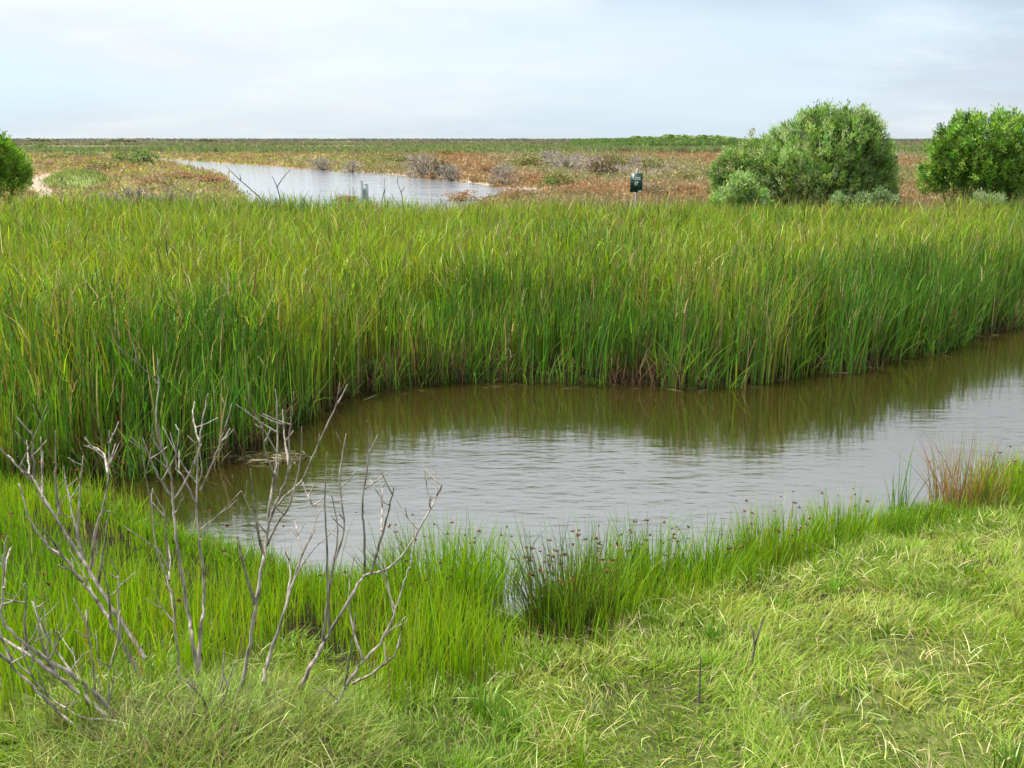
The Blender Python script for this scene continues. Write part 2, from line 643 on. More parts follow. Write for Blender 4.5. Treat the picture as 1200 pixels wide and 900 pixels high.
ZP = LAND + 0.05
up_px = [(150, 184.5), (175, 186), (215, 188), (250, 190), (290, 193), (330, 196), (370, 199), (405, 201.5), (440, 203.5), (470, 206), (500, 210), (525, 212.5), (550, 214.5), (575, 219), (610, 221.5), (640, 224), (643, 227)]
lo_px = [(610, 226), (585, 228), (568, 231), (556, 240), (540, 252), (300, 252), (290, 238), (280, 224), (272, 214), (262, 206), (245, 201), (228, 197), (205, 192.5), (180, 188.5), (160, 186)]
LAGOON = np.array([at_z(px, py, ZP) for px, py in up_px + lo_px])
me = bpy.data.meshes.new('lagoon_water')
me.from_pydata([tuple(p) for p in LAGOON], [], [tuple(range(len(LAGOON)))])
tag(link('lagoon_water', me, M_LAGOON), 'pale grey lagoon on the marsh beyond the reeds', None, None, 'structure')

# muddy rim of the lagoon
s = Strips()
shore = smooth_poly([at_z(px, py, LAND + 0.02) for px, py in up_px[7:]], 4)
w_ = 1.6
v, q = [], []
for i, p in enumerate(shore):
    v += [p + np.array([0.3, -w_ * 0.3, 0]), p + np.array([0.6, w_ * 1.3, 0.02])]
    if i:
        q.append((2 * i - 2, 2 * i, 2 * i + 1, 2 * i - 1))
s.add(np.array(v), np.ones((len(v), 3)), np.array(q))
tag(link('lagoon_shore', s.mesh('lagoon_shore'), M_SAND), None, None, None, 'structure')

# sandy track and cropped lawn at the left
def sheet(name, px_pts, z, mat, label):
    m_ = bpy.data.meshes.new(name)
    m_.from_pydata([at_z(a, b, z) for a, b in px_pts], [], [tuple(range(len(px_pts)))])
    return tag(link(name, m_, mat), label, None, None, 'structure')


SAND_PX = [(44, 232), (60, 231), (61, 224), (59, 218), (63, 212), (72, 208), (84, 205), (94, 203.5), (88, 202), (70, 202.5), (55, 204), (44, 207), (36, 212), (33, 218), (36, 225)]
SAND_POLY = np.array([at_z(px, py, LAND + 0.03)[:2] for px, py in SAND_PX])
_sp = smooth_poly([at_z(px, py, LAND + 0.03) for px, py in SAND_PX + SAND_PX[:1]], 4)[:-1]
m_ = bpy.data.meshes.new('sandy_path')
m_.from_pydata([tuple(p) for p in _sp], [], [tuple(range(len(_sp)))])
tag(link('sandy_path', m_, M_SAND), 'pale sandy track behind the reeds beside the round green bush', None, None, 'structure')
lawn_c = at_z(92, 214, LAND)
s = Strips()
a_ = np.linspace(0, 2 * math.pi, 29)[:-1]
v = []
for k, (rr, zz) in enumerate(((1.0, 0.0), (0.8, 0.30), (0.45, 0.5), (0.0, 0.55))):
    for th in a_:
        v.append((lawn_c[0] + 2.1 * rr * math.cos(th) - 0.46 * 11 * rr * math.sin(th), lawn_c[1] + 11 * rr * math.sin(th), LAND + zz * 1.3))
q = [(k * 28 + i, k * 28 + (i + 1) % 28, (k + 1) * 28 + (i + 1) % 28, (k + 1) * 28 + i) for k in range(3) for i in range(28)]
s.add(np.array(v), np.ones((len(v), 3)), np.array(q))
tag(link('grassy_mound', s.mesh('grassy_mound'), M_LAWN), 'low bright green grass mound beside the sandy track', None, None, 'structure')


n = 5200
a_, r_ = RNG.uniform(0, 6.28, n), np.sqrt(RNG.uniform(0, 1, n))
P = np.stack([lawn_c[0] + 2.15 * r_ * np.cos(a_) - 0.46 * 11 * r_ * np.sin(a_), lawn_c[1] + 11.2 * r_ * np.sin(a_), LAND + 0.70 * (1 - r_ ** 2) - 0.03], 1)
P[:, :2] += RNG.normal(0, 0.35, (n, 2))
st = Strips()
ct_ = pick([(0.18, 0.24, 0.06), (0.25, 0.27, 0.09), (0.12, 0.17, 0.045)], n, 0.3)
st.blades(P, RNG.uniform(0.08, 0.42, n), 0.06, RNG.uniform(0, 6.28, n), RNG.uniform(0.1, 0.8, n), ct_, ct_, 2, 1.6)
tag(link('mound_turf', st.mesh('mound_turf'), M_GRASS), 'bright green turf on the low mound beside the sandy track', 'grass', None, 'stuff')

# ------------------------------------------------------------------ reed bed
G_DARK = (0.046, 0.120, 0.014)
G_MID = (0.095, 0.195, 0.016)
G_YEL = (0.190, 0.285, 0.020)
G_OLV = (0.200, 0.235, 0.026)
STRAW = (0.34, 0.27, 0.12)
BROWN = (0.15, 0.09, 0.04)


def reed_points(n, dmin, dmax, x0=-17.5, x1=19.5):
    """points a given distance range behind the waterline"""
    x = RNG.uniform(x0, x1, n)
    e = RNG.uniform(dmin, dmax, n)
    y = far_edge(x) + e
    return x, y, e


def reed_field(name, n, dmin, dmax, hfun, wid, segs, ymax=28.0, lab=None, clump=0.5):
    x, y, e = reed_points(n, dmin, dmax)
    back = ymax + 1.2 * wob(x, 0 * x, 0.5, 31) + 0.25 * wob(x, y, 3, 32) + np.where(x < -6, 2.0, 0)
    k = in_view(x, y, 1.2) & (y < back)
    d = wob(x, y, 1.6, 41) + 0.5 * wob(x, y, 4.5, 43)
    k &= RNG.uniform(-1.3, 1, n) < d * 0.7 + 0.75
    k &= (e > 0.45) | (wob(x, y, 5.0, 42) > -0.1)
    x, y, e = x[k], y[k], e[k]
    N = len(x)
    P = np.stack([x, y, ground_z(x, y)], 1)
    h = hfun(e, x, y) * np.clip(1.02 - np.abs(RNG.normal(0, 0.22, N)), 0.35, 1.1)
    pat = wob(x, y, 0.55, 51)              # broad drifts of colour
    pat2 = wob(x, y, 1.7, 52)
    yel = np.clip(0.50 + 0.30 * pat + 0.2 * pat2 + np.clip((e - 2.0) / 6.0, -0.45, 0.45) + np.where(x < -4.6, 0.35, 0) * np.clip(2 - e, 0, 1), 0, 1)
    for px_, py_, rad_, amt_ in ((450, 400, 1.3, 0.6), (400, 330, 1.8, 0.4), (560, 400, 0.9, 0.4), (230, 470, 1.3, -0.45), (950, 400, 1.7, -0.55), (820, 410, 1.2, -0.4), (1120, 370, 1.8, -0.4), (640, 410, 0.7, -0.3)):
        w_p = at_z(px_, py_, 0.8)
        yel = yel + amt_ * np.exp(-((x - w_p[0]) / rad_) ** 2 - ((y - w_p[1]) / (rad_ * 1.2)) ** 2)
    ci = RNG.uniform(0, 1, N)
    c1 = np.where((ci < yel)[:, None], pick([G_YEL, (0.19, 0.225, 0.04), G_OLV], N, 0.28, [5, 3, 2]), pick([G_DARK, G_MID, (0.06, 0.135, 0.02)], N, 0.28))
    dry = RNG.uniform(0, 1, N) < 0.08 + 0.07 * np.clip(pat2, 0, 1)
    c1[dry] = pick([STRAW, (0.26, 0.20, 0.09), BROWN], dry.sum(), 0.2)
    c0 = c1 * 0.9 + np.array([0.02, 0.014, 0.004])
    lean = np.abs(RNG.normal(0.05, 0.09, N)) + 0.02
    az = RNG.normal(0.1, 1.2, N)           # mostly bent to the right by the wind
    wild = RNG.uniform(0, 1, N) < np.where(e > 2.2, 0.40, 0.18)
    lean[wild] = RNG.uniform(0.2, 0.6, wild.sum())
    az[wild] = RNG.uniform(0, 6.28, wild.sum())
    st = Strips()
    # leaves standing off the stems near their tops
    nl = N if segs < 5 else N // 2
    j = RNG.choice(N, nl, replace=False)
    up = RNG.uniform(0.45, 0.85, nl)
    B = P[j].copy()
    B[:, 2] += h[j] * up
    B[:, :2] += RNG.normal(0, 0.05, (nl, 2))
    cl_ = np.clip(c1[j] * RNG.uniform(0.75, 1.45, (nl, 1)), 0.01, 0.6)
    st.blades(B, h[j] * RNG.uniform(0.18, 0.42, nl), wid * RNG.uniform(0.5, 1.1, nl), RNG.uniform(0, 6.28, nl), RNG.uniform(0.05, 0.8 if segs < 5 else 0.5, nl), cl_, cl_, 2, 1.6, droop=RNG.uniform(0, 0.45, nl), tip=2.2)
    w = wid * RNG.uniform(0.6, 1.3, N)
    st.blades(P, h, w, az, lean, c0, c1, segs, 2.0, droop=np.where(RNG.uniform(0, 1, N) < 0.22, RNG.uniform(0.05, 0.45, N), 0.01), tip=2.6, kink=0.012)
    o = link(name, st.mesh(name), M_REED)
    tag(o, lab, 'reeds', None, 'stuff')
    return o


def h_front(e, x, y):
    return np.clip(1.20 + 0.14 * e + 0.22 * np.clip((x - 1.5) / 2, 0, 1) + 0.20 * wob(x, y, 1.3, 61) + 0.14 * wob(x, y, 4.0, 64), 0.5, 1.7)


def h_back(e, x, y):
    return np.clip(1.46 + 0.015 * e + 0.13 * wob(x, y, 0.8, 62) + 0.05 * wob(x, y, 2.6, 63) - 0.015 * np.clip(y - 17, 0, 10), 1.0, 1.75)


reed_field('reed_bed', 34000, 0.0, 2.2, h_front, 0.019, 5, lab='tall green reeds standing along the far waterline of the channel')
reed_field('reed_bed', 150000, 2.0, 20.0, h_back, 0.022, 3, lab='broad yellow green reed bed behind the waterline reeds')

# dead thatch and bent straw, plus near-black stubs painting shade at the reed foot
st = Strips()
x, y, e = reed_points(13000, -0.10, 0.8)
k = in_view(x, y, 0.8)
x, y, e = x[k], y[k], e[k]
brownish = 0.0 + 0.22 * np.clip(wob(x, y, 0.9, 71), 0, 1)
for bx_, by_, ba_ in ((490, 447, 0.9), (440, 455, 0.6), (765, 446, 0.8), (1190, 378, 0.9), (560, 446, 0.7), (330, 515, 0.5), (130, 556, 0.5)):
    w0 = at_z(bx_, by_, 0)
    brownish = np.maximum(brownish, ba_ * 1.3 * np.exp(-((x - w0[0]) / 0.7) ** 2))
k = RNG.uniform(0, 1, len(x)) < brownish
x, y, e = x[k], y[k], e[k]
N = len(x)
P = np.stack([x, y, np.maximum(ground_z(x, y), 0.0)], 1)
st.blades(P, RNG.uniform(0.15, 0.75, N) * (0.6 + 0.5 * np.clip(brownish[k], 0, 1)), RNG.uniform(0.008, 0.016, N), RNG.uniform(0, 6.28, N), RNG.uniform(0.05, 0.9, N),
          pick([BROWN, (0.07, 0.045, 0.025), (0.05, 0.035, 0.02)], N, 0.25), pick([(0.26, 0.20, 0.10), (0.17, 0.115, 0.06), BROWN, (0.09, 0.06, 0.03)], N, 0.3), 3, 1.4, kink=0.05)
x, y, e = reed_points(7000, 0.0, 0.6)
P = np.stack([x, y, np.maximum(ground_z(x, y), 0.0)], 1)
cb = pick([(0.030, 0.021, 0.012), (0.018, 0.014, 0.008), (0.06, 0.04, 0.02)], len(x), 0.25)  # near-black colour stands in for the shade between the reed bases
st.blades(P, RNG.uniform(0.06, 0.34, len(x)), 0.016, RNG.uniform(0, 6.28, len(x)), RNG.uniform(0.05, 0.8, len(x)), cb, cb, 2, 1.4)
tag(link('dead_reed_thatch_and_shade', st.mesh('dead_reed_thatch_and_shade'), M_DRY), 'brown dead reed stems, with near-black ones added as painted shade, at the foot of the waterline reeds', 'dead reeds', None, 'stuff')

# green leaves leaning out over the water at the ragged edge of the reeds
st = Strips()
x, y, e = reed_points(5200, -0.12, 0.45)
k = in_view(x, y, 0.8) & (wob(x, y, 3.4, 45) > -0.15)
x, y, e = x[k], y[k], e[k]
N = len(x)
P = np.stack([x, y, np.maximum(ground_z(x, y), -0.03)], 1)
c1 = pick([G_DARK, G_MID, (0.06, 0.14, 0.025), (0.13, 0.22, 0.02)], N, 0.22)
st.blades(P, RNG.uniform(0.25, 1.0, N), RNG.uniform(0.010, 0.020, N), -math.pi / 2 + RNG.normal(0.3, 0.9, N), RNG.uniform(0.05, 0.75, N), c1 * 0.9, c1, 4, 1.8, droop=np.where(RNG.uniform(0, 1, N) < 0.4, RNG.uniform(0.1, 0.7, N), 0.0), tip=2.5)
tag(link('waterline_reeds', st.mesh('waterline_reeds'), M_REED), 'short green reed leaves leaning out over the far waterline', 'reeds', None, 'stuff')

# floating litter along the reeds
st = Strips()
x, y, e = reed_points(900, -1.0, 0.5)
k = RNG.uniform(0, 1, len(x)) < np.exp(np.minimum(e, 0) * 3.0)
x, y = x[k], y[k]
N = len(x)
P = np.stack([x, y, np.full(N, 0.008)], 1)
az = RNG.normal(0, 0.6, N) + np.where(RNG.uniform(0, 1, N) < 0.5, 0, math.pi)
D = np.stack([np.cos(az), np.sin(az), np.zeros(N)], 1)
st.leaves(P, D, RNG.uniform(0.06, 0.45, N), RNG.uniform(0.005, 0.012, N), pick([(0.10, 0.08, 0.04), (0.06, 0.06, 0.02), (0.20, 0.17, 0.10)], N, 0.2))
tag(link('floating_litter', st.mesh('floating_litter'), M_DRY), 'bits of dead reed floating by the reed bed', 'litter', None, 'stuff')


# ------------------------------------------------------------------ near bank grasses
T_PX = [(-350, 910), (-60, 905), (70, 898), (120, 790), (180, 748), (260, 742), (335, 760), (400, 815), (480, 825), (560, 800), (640, 775), (720, 745),
        (800, 704), (900, 678), (1050, 628), (1200, 584), (1350, 540)]
_t = sorted(hit(*p)[:2] for p in T_PX)
TX, TY = np.array(_t).T


def tall_limit(x):
    return np.interp(x, TX, TY)


A_BRIGHT = (0.210, 0.345, 0.018)
A_GREEN = (0.130, 0.270, 0.016)
A_DEEP = (0.060, 0.145, 0.013)
A_YEL = (0.28, 0.34, 0.030)
PALE = (0.34, 0.33, 0.14)

# tall bank grass
n = 105000
x, y = scatter(-6.2, 7.2, 1.9, 10.2, n)
ne, tl = near_edge(x), tall_limit(x)
k = (y < ne + 0.10) & (y > tl - 0.12 + RNG.normal(0, 0.12, n)) & in_view(x, y, 0.5)
dens = 0.72 + 0.32 * wob(x, y, 2.2, 81) + 0.35 * wob(x, y, 7.0, 85)
for hx_, hy_, hr_ in ((395, 780, 0.16), (345, 755, 0.12), (632, 758, 0.12), (90, 640, 0.15), (470, 760, 0.10), (760, 715, 0.10)):   # bare hollows between the tufts
    hp_ = hit(hx_, hy_)
    dens = dens - 1.1 * np.exp(-((x - hp_[0]) / hr_) ** 2 - ((y - hp_[1]) / (hr_ * 0.9)) ** 2)
k &= RNG.uniform(0, 1, n) < dens
x, y = x[k], y[k]
N = len(x)
P = np.stack([x, y, np.maximum(ground_z(x, y), -0.05)], 1)
sdist = near_edge(x) - y
hh = np.clip(0.36 + 0.10 * wob(x, y, 1.9, 82) + 0.02 * np.clip(1.2 - sdist, 0, 1) - 0.10 * np.clip(x - 1.5, 0, 2), 0.14, 0.62)
hh = hh + 0.15 * np.exp(-((x + 0.62) / 0.55) ** 2) * (sdist < 1.6) - 0.24 * np.exp(-((x - 0.04) / 0.16) ** 2) * (sdist < 1.0) - 0.12 * np.exp(-((x - 1.1) / 0.14) ** 2) * (sdist < 0.8)
hh = hh - 0.13 * np.clip((-1.5 - x) / 0.8, 0, 1) * (sdist < 1.3) - 0.12 * np.exp(-((x + 1.35) / 0.35) ** 2) * (sdist < 1.1) - 0.14 * np.exp(-((x - 0.04) / 0.22) ** 2) * (sdist < 1.3)
h = np.clip(hh, 0.09, 0.8) * RNG.uniform(0.5, 1.35, N) * (1 + 0.28 * wob(x, y, 5.0, 84))
pat = np.clip(0.5 + 0.45 * wob(x, y, 1.4, 83) + 0.25 * RNG.normal(0, 1, N), 0, 1)[:, None]
c1 = pick([A_BRIGHT, A_YEL], N, 0.15, [3, 1]) * pat + pick([A_GREEN, A_DEEP], N, 0.15, [3, 1]) * (1 - pat)
dry = RNG.uniform(0, 1, N) < 0.025
c1[dry] = pick([PALE, (0.30, 0.19, 0.07)], dry.sum(), 0.2)
st = Strips()
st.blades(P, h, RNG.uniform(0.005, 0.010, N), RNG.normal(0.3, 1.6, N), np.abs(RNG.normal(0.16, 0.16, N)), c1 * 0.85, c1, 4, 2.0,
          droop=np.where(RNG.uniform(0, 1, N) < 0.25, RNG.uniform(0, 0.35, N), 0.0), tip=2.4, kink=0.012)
tag(link('bank_grass', st.mesh('bank_grass'), M_GRASS), 'tall bright green grass along the near water edge', 'grass', None, 'stuff')

# low sedge at the very edge of the near bank
n = 26000
x = RNG.uniform(-5.5, 7.2, n)
y = near_edge(x) + RNG.normal(-0.12, 0.14, n)
k = in_view(x, y, 0.4) & (wob(x, y, 3.3, 86) > -0.75)
x, y = x[k], y[k]
N = len(x)
P = np.stack([x, y, np.maximum(ground_z(x, y), -0.04)], 1)
c1 = pick([A_BRIGHT, A_GREEN, A_DEEP, A_YEL, (0.16, 0.11, 0.05)], N, 0.2, [3, 4, 3, 1, 1])
st = Strips()
st.blades(P, RNG.uniform(0.05, 0.26, N) * (1 + 0.4 * wob(x, y, 4.1, 87)), RNG.uniform(0.004, 0.008, N), RNG.uniform(0, 6.28, N), RNG.uniform(0.05, 0.8, N), c1 * 0.85, c1, 3, 1.8, droop=RNG.uniform(0, 0.4, N))
tag(link('waterside_sedge', st.mesh('waterside_sedge'), M_GRASS), 'low ragged sedge along the near water edge', 'sedge', None, 'stuff')

# short matted grass
n = 300000
x, y = scatter(-3.2, 7.4, 1.7, 9.4, n)
k = (y < near_edge(x) - 0.15) & (y < tall_limit(x) + 0.25 + RNG.normal(0, 0.15, n)) & in_view(x, y, 0.4)
k &= RNG.uniform(0, 1, n) < 0.98 + 0.30 * wob(x, y, 5.2, 97) + 0.25 * wob(x, y, 12.0, 98)
x, y = x[k], y[k]
N = len(x)
zg = ground_z(x, y)
P = np.stack([x, y, zg], 1)
pat = np.clip(0.5 + 0.4 * wob(x, y, 1.1, 91) + 0.35 * wob(x, y, 5.5, 92) + 0.2 * RNG.normal(0, 1, N), 0, 1)[:, None]
c1 = pick([(0.30, 0.38, 0.055), (0.38, 0.40, 0.10), (0.25, 0.36, 0.04)], N, 0.2) * pat + pick([(0.14, 0.28, 0.02), (0.19, 0.32, 0.028)], N, 0.2) * (1 - pat)
dry = RNG.uniform(0, 1, N) < 0.05 + 0.05 * pat[:, 0] + 0.16 * np.clip(wob(x, y, 1.7, 96) - 0.35, 0, 1)
c1[dry] = pick([(0.42, 0.38, 0.19), (0.36, 0.30, 0.15)], dry.sum(), 0.15)
st = Strips()
swirl = 3.2 * wob(x, y, 2.6, 94)
tuft = np.clip(0.5 + 0.6 * wob(x, y, 4.2, 93) + 0.3 * wob(x, y, 10.0, 95), 0, 1.3)
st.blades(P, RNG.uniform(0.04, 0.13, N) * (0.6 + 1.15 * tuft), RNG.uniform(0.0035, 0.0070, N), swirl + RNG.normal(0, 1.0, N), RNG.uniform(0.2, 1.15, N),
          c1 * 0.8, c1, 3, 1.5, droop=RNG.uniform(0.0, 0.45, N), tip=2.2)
tag(link('matted_grass', st.mesh('matted_grass'), M_GRASS), 'short matted yellow green grass on the near bank', 'grass', None, 'stuff')

# scattered taller tufts standing out of the mat
n = 260
tx, ty = scatter(-2.0, 7.0, 2.0, 9.0, n)
k = (ty < tall_limit(tx) + 0.1) & (ty < near_edge(tx) - 0.4) & in_view(tx, ty, 0.3)
tx, ty = tx[k], ty[k]
per = 55
M = len(tx)
a = RNG.uniform(0, 6.28, (M, per))
r_ = RNG.uniform(0, 1, (M, per)) * RNG.uniform(0.03, 0.10, (M, 1))
x, y = (tx[:, None] + r_ * np.cos(a)).ravel(), (ty[:, None] + r_ * np.sin(a)).ravel()
N = len(x)
P = np.stack([x, y, ground_z(x, y)], 1)
ct_ = np.repeat(pick([(0.14, 0.28, 0.02), (0.20, 0.34, 0.03), (0.30, 0.36, 0.07), (0.40, 0.37, 0.17), (0.10, 0.20, 0.018)], M, 0.15, [3, 3, 2, 1, 3]), per, 0) * (1 + RNG.normal(0, 0.15, (N, 1)))
st = Strips()
st.blades(P, np.repeat(RNG.uniform(0.12, 0.28, M), per) * RNG.uniform(0.5, 1.2, N), RNG.uniform(0.004, 0.008, N), a.ravel() + RNG.normal(0, 0.6, N), RNG.uniform(0.1, 0.9, N), ct_ * 0.85, ct_, 4, 1.7, droop=RNG.uniform(0, 0.45, N))
tag(link('grass_tufts', st.mesh('grass_tufts'), M_GRASS), 'small taller tufts of grass standing out of the matted grass', 'grass', None, 'stuff')

# straw stems lying on the mat
n = 19000
x, y = scatter(-3.0, 7.0, 1.8, 8.8, n)
k = (y < tall_limit(x) + 0.15) & (y < near_edge(x) - 0.3) & in_view(x, y, 0.3)
x, y = x[k], y[k]
N = len(x)
k = RNG.uniform(0, 1, N) < 0.55 + 0.5 * wob(x, y, 2.4, 99)
x, y = x[k], y[k]
N = len(x)
P = np.stack([x, y, ground_z(x, y) + RNG.uniform(0.03, 0.10, N)], 1)
az = RNG.uniform(0, 2 * math.pi, N)
st = Strips()
cst = pick([(0.50, 0.49, 0.24), (0.44, 0.38, 0.18), (0.36, 0.41, 0.13), (0.28, 0.20, 0.10)], N, 0.2, [4, 3, 4, 1])
st.blades(P, RNG.uniform(0.05, 0.17, N), RNG.uniform(0.0025, 0.0046, N), az, RNG.uniform(0.5, 1.25, N), cst, cst, 4, 1.3, droop=RNG.uniform(0.1, 0.55, N), tip=3, kink=0.03)
tag(link('straw_litter', st.mesh('straw_litter'), M_DRY), 'pale dry grass stalks lying over the matted grass', 'straw', None, 'stuff')

# sedge stems with brown seed heads through the bank grass
def seed_heads(st, P, top, rad, n=7):
    for i in range(len(P)):
        D = RNG.normal(0, 1, (n, 3))
        D[:, 2] = np.abs(D[:, 2]) * 0.7
        D /= np.linalg.norm(D, axis=1, keepdims=True)
        st.leaves(np.tile(top[i], (n, 1)), D, rad[i] * RNG.uniform(0.7, 1.3, n), rad[i] * 0.55, pick([(0.13, 0.06, 0.025), (0.22, 0.11, 0.04), (0.05, 0.03, 0.02)], n, 0.25))


n = 520
x, y = scatter(-5.5, 6.5, 3.2, 9.8, n)
k = (y < near_edge(x) + 0.05) & (y > tall_limit(x)) & in_view(x, y, 0.3)
x, y = x[k], y[k]
N = len(x)
P = np.stack([x, y, ground_z(x, y)], 1)
h = RNG.uniform(0.35, 0.72, N)
az = RNG.uniform(0, 6.28, N)
ln = RNG.uniform(0.02, 0.25, N)
st = Strips()
cst = pick([(0.12, 0.16, 0.03), (0.18, 0.15, 0.06)], N, 0.15)
st.blades(P, h, np.full(N, 0.005), az, ln, cst, cst, 4, 2.0, tip=6)
top = np.stack([P[:, 0] + np.cos(az) * h * ln, P[:, 1] + np.sin(az) * h * ln, P[:, 2] + h * np.sqrt(1 - (ln * 0.75) ** 2)], 1)
seed_heads(st, P, top - np.array([0, 0, 0.01]), RNG.uniform(0.012, 0.026, N))
tag(link('flowering_sedge', st.mesh('flowering_sedge'), M_GRASS), 'thin sedge stems with small brown seed heads in the bank grass', 'sedge', None, 'stuff')


# individual tussocks on the water edge
def tussock(label, px, py, n, rad, hgt, cols, weights, lean=0.25, seeds=10, dead=0, name='rush_tussock', group='rush tussocks on the water edge', cat='tussock', width=0.008, jit=0.18):
    p = hit(px, py)
    st = Strips()
    r_ = rad * np.sqrt(RNG.uniform(0, 1, n))
    a = RNG.uniform(0, 6.28, n)
    P = np.stack([r_ * np.cos(a), r_ * np.sin(a) * 0.8, np.full(n, -0.05)], 1)
    c1 = pick(cols, n, jit, weights)
    st.blades(P, hgt * 1.32 * RNG.uniform(0.45, 1.12, n), width * RNG.uniform(0.6, 1.2, n), a + RNG.normal(0, 0.7, n), np.abs(RNG.normal(lean, lean * 0.6, n)) * (0.35 + r_ / rad), c1 * 0.8, c1, 5, 2.0,
              droop=np.where(RNG.uniform(0, 1, n) < 0.3, RNG.uniform(0, 0.3, n), 0), tip=2.8, kink=0.015)
    if dead:
        a2 = RNG.uniform(0, 6.28, dead)
        P2 = np.stack([rad * 0.8 * np.cos(a2) * RNG.uniform(0, 1, dead), rad * 0.7 * np.sin(a2), np.full(dead, 0.0)], 1)
        c2 = pick([(0.20, 0.13, 0.07), (0.12, 0.07, 0.04), (0.36, 0.29, 0.17)], dead, 0.2)
        st.blades(P2, hgt * RNG.uniform(0.2, 0.7, dead), 0.006, a2, RNG.uniform(0.2, 0.9, dead), c2, c2, 3, 1.5, droop=0.15)
    o = link(name, st.mesh(name), M_GRASS)
    o.location = p
    tag(o, label, cat, group)
    if seeds:
        hs = Strips()
        a3 = RNG.uniform(0, 6.28, seeds)
        l3 = RNG.uniform(0.05, 0.3, seeds)
        h3 = hgt * RNG.uniform(0.8, 1.15, seeds)
        P3 = np.stack([0.5 * rad * np.cos(a3), 0.5 * rad * np.sin(a3), np.zeros(seeds)], 1)
        cs = pick([(0.13, 0.16, 0.03)], seeds, 0.1)
        hs.blades(P3, h3, 0.005, a3, l3, cs, cs, 4, 2.0, tip=6)
        tp = np.stack([P3[:, 0] + np.cos(a3) * h3 * l3, P3[:, 1] + np.sin(a3) * h3 * l3, h3 * np.sqrt(1 - (l3 * 0.75) ** 2) - 0.01], 1)
        seed_heads(hs, P3, tp, RNG.uniform(0.014, 0.026, seeds), 9)
        so = link('seed_head', hs.mesh('seed_head'), M_GRASS, o)
        so['kind'] = 'stuff'
    return o


GR = [A_BRIGHT, A_GREEN, A_DEEP]
tussock('dark rush tussock with brown seed heads and dead stems, notching into the pale water', 668, 745, 560, 0.30, 0.60, [(0.06, 0.11, 0.015), A_GREEN, (0.07, 0.075, 0.02), (0.17, 0.15, 0.03)], [4, 3, 3, 2], 0.20, 40, 320)
tussock('broad bright green rush tussock right of the tallest leaning dead stem', 512, 715, 620, 0.42, 0.56, GR, [4, 4, 1], 0.22, 14)
tussock('bright green rush tussock just left of the water notch', 566, 706, 420, 0.30, 0.55, GR, [4, 4, 1], 0.2, 8)
tussock('slender green rush tussock right of the dark seedy tussock', 712, 700, 330, 0.26, 0.52, GR, [3, 4, 2], 0.2, 8)
tussock('low green rush tussock with upright brown seed stems over the water', 762, 694, 320, 0.24, 0.52, GR, [3, 4, 2], 0.18, 18)
tussock('green rush tussock in the middle of the bank between two seedy tussocks', 835, 686, 280, 0.26, 0.36, GR, [4, 3, 1], 0.25, 8)
tussock('yellowish rush tussock with amber stems beyond the straw matted grass', 905, 662, 320, 0.28, 0.42, [A_BRIGHT, A_YEL, (0.30, 0.20, 0.05), A_GREEN], [3, 3, 1, 2], 0.22, 12)
tussock('upright green rush tussock beside the young sedge shoots', 985, 642, 320, 0.28, 0.42, [A_BRIGHT, A_YEL, A_GREEN], [3, 2, 3], 0.2, 8)
tussock('tall dark green bulrush shoots standing alone at the water edge', 1052, 612, 26, 0.10, 0.58, [(0.09, 0.20, 0.03), A_GREEN], [2, 1], 0.20, 0, 0, 'bulrush_shoots', None, 'bulrush', 0.013)
tussock('dry rusty brown sedge clump leaning over the water at the right', 1130, 596, 330, 0.32, 0.62, [(0.36, 0.19, 0.06), (0.42, 0.31, 0.16), (0.22, 0.11, 0.05), (0.16, 0.26, 0.03)], [4, 3, 3, 3], 0.24, 0, 60, 'dry_sedge_clump', None, 'sedge clump', 0.007)
tussock('fresh green sedge clump at the right foot of the rusty sedge', 1184, 588, 420, 0.34, 0.42, [A_BRIGHT, A_GREEN, A_YEL], [3, 3, 2], 0.25, 6)


# ------------------------------------------------------------------ dead shrub
def stem(dp, dtip, r0, r1, pts, tw=()):
    return dict(d0=dp, d1=dtip, r0=r0, r1=r1, pts=pts, tw=tw)


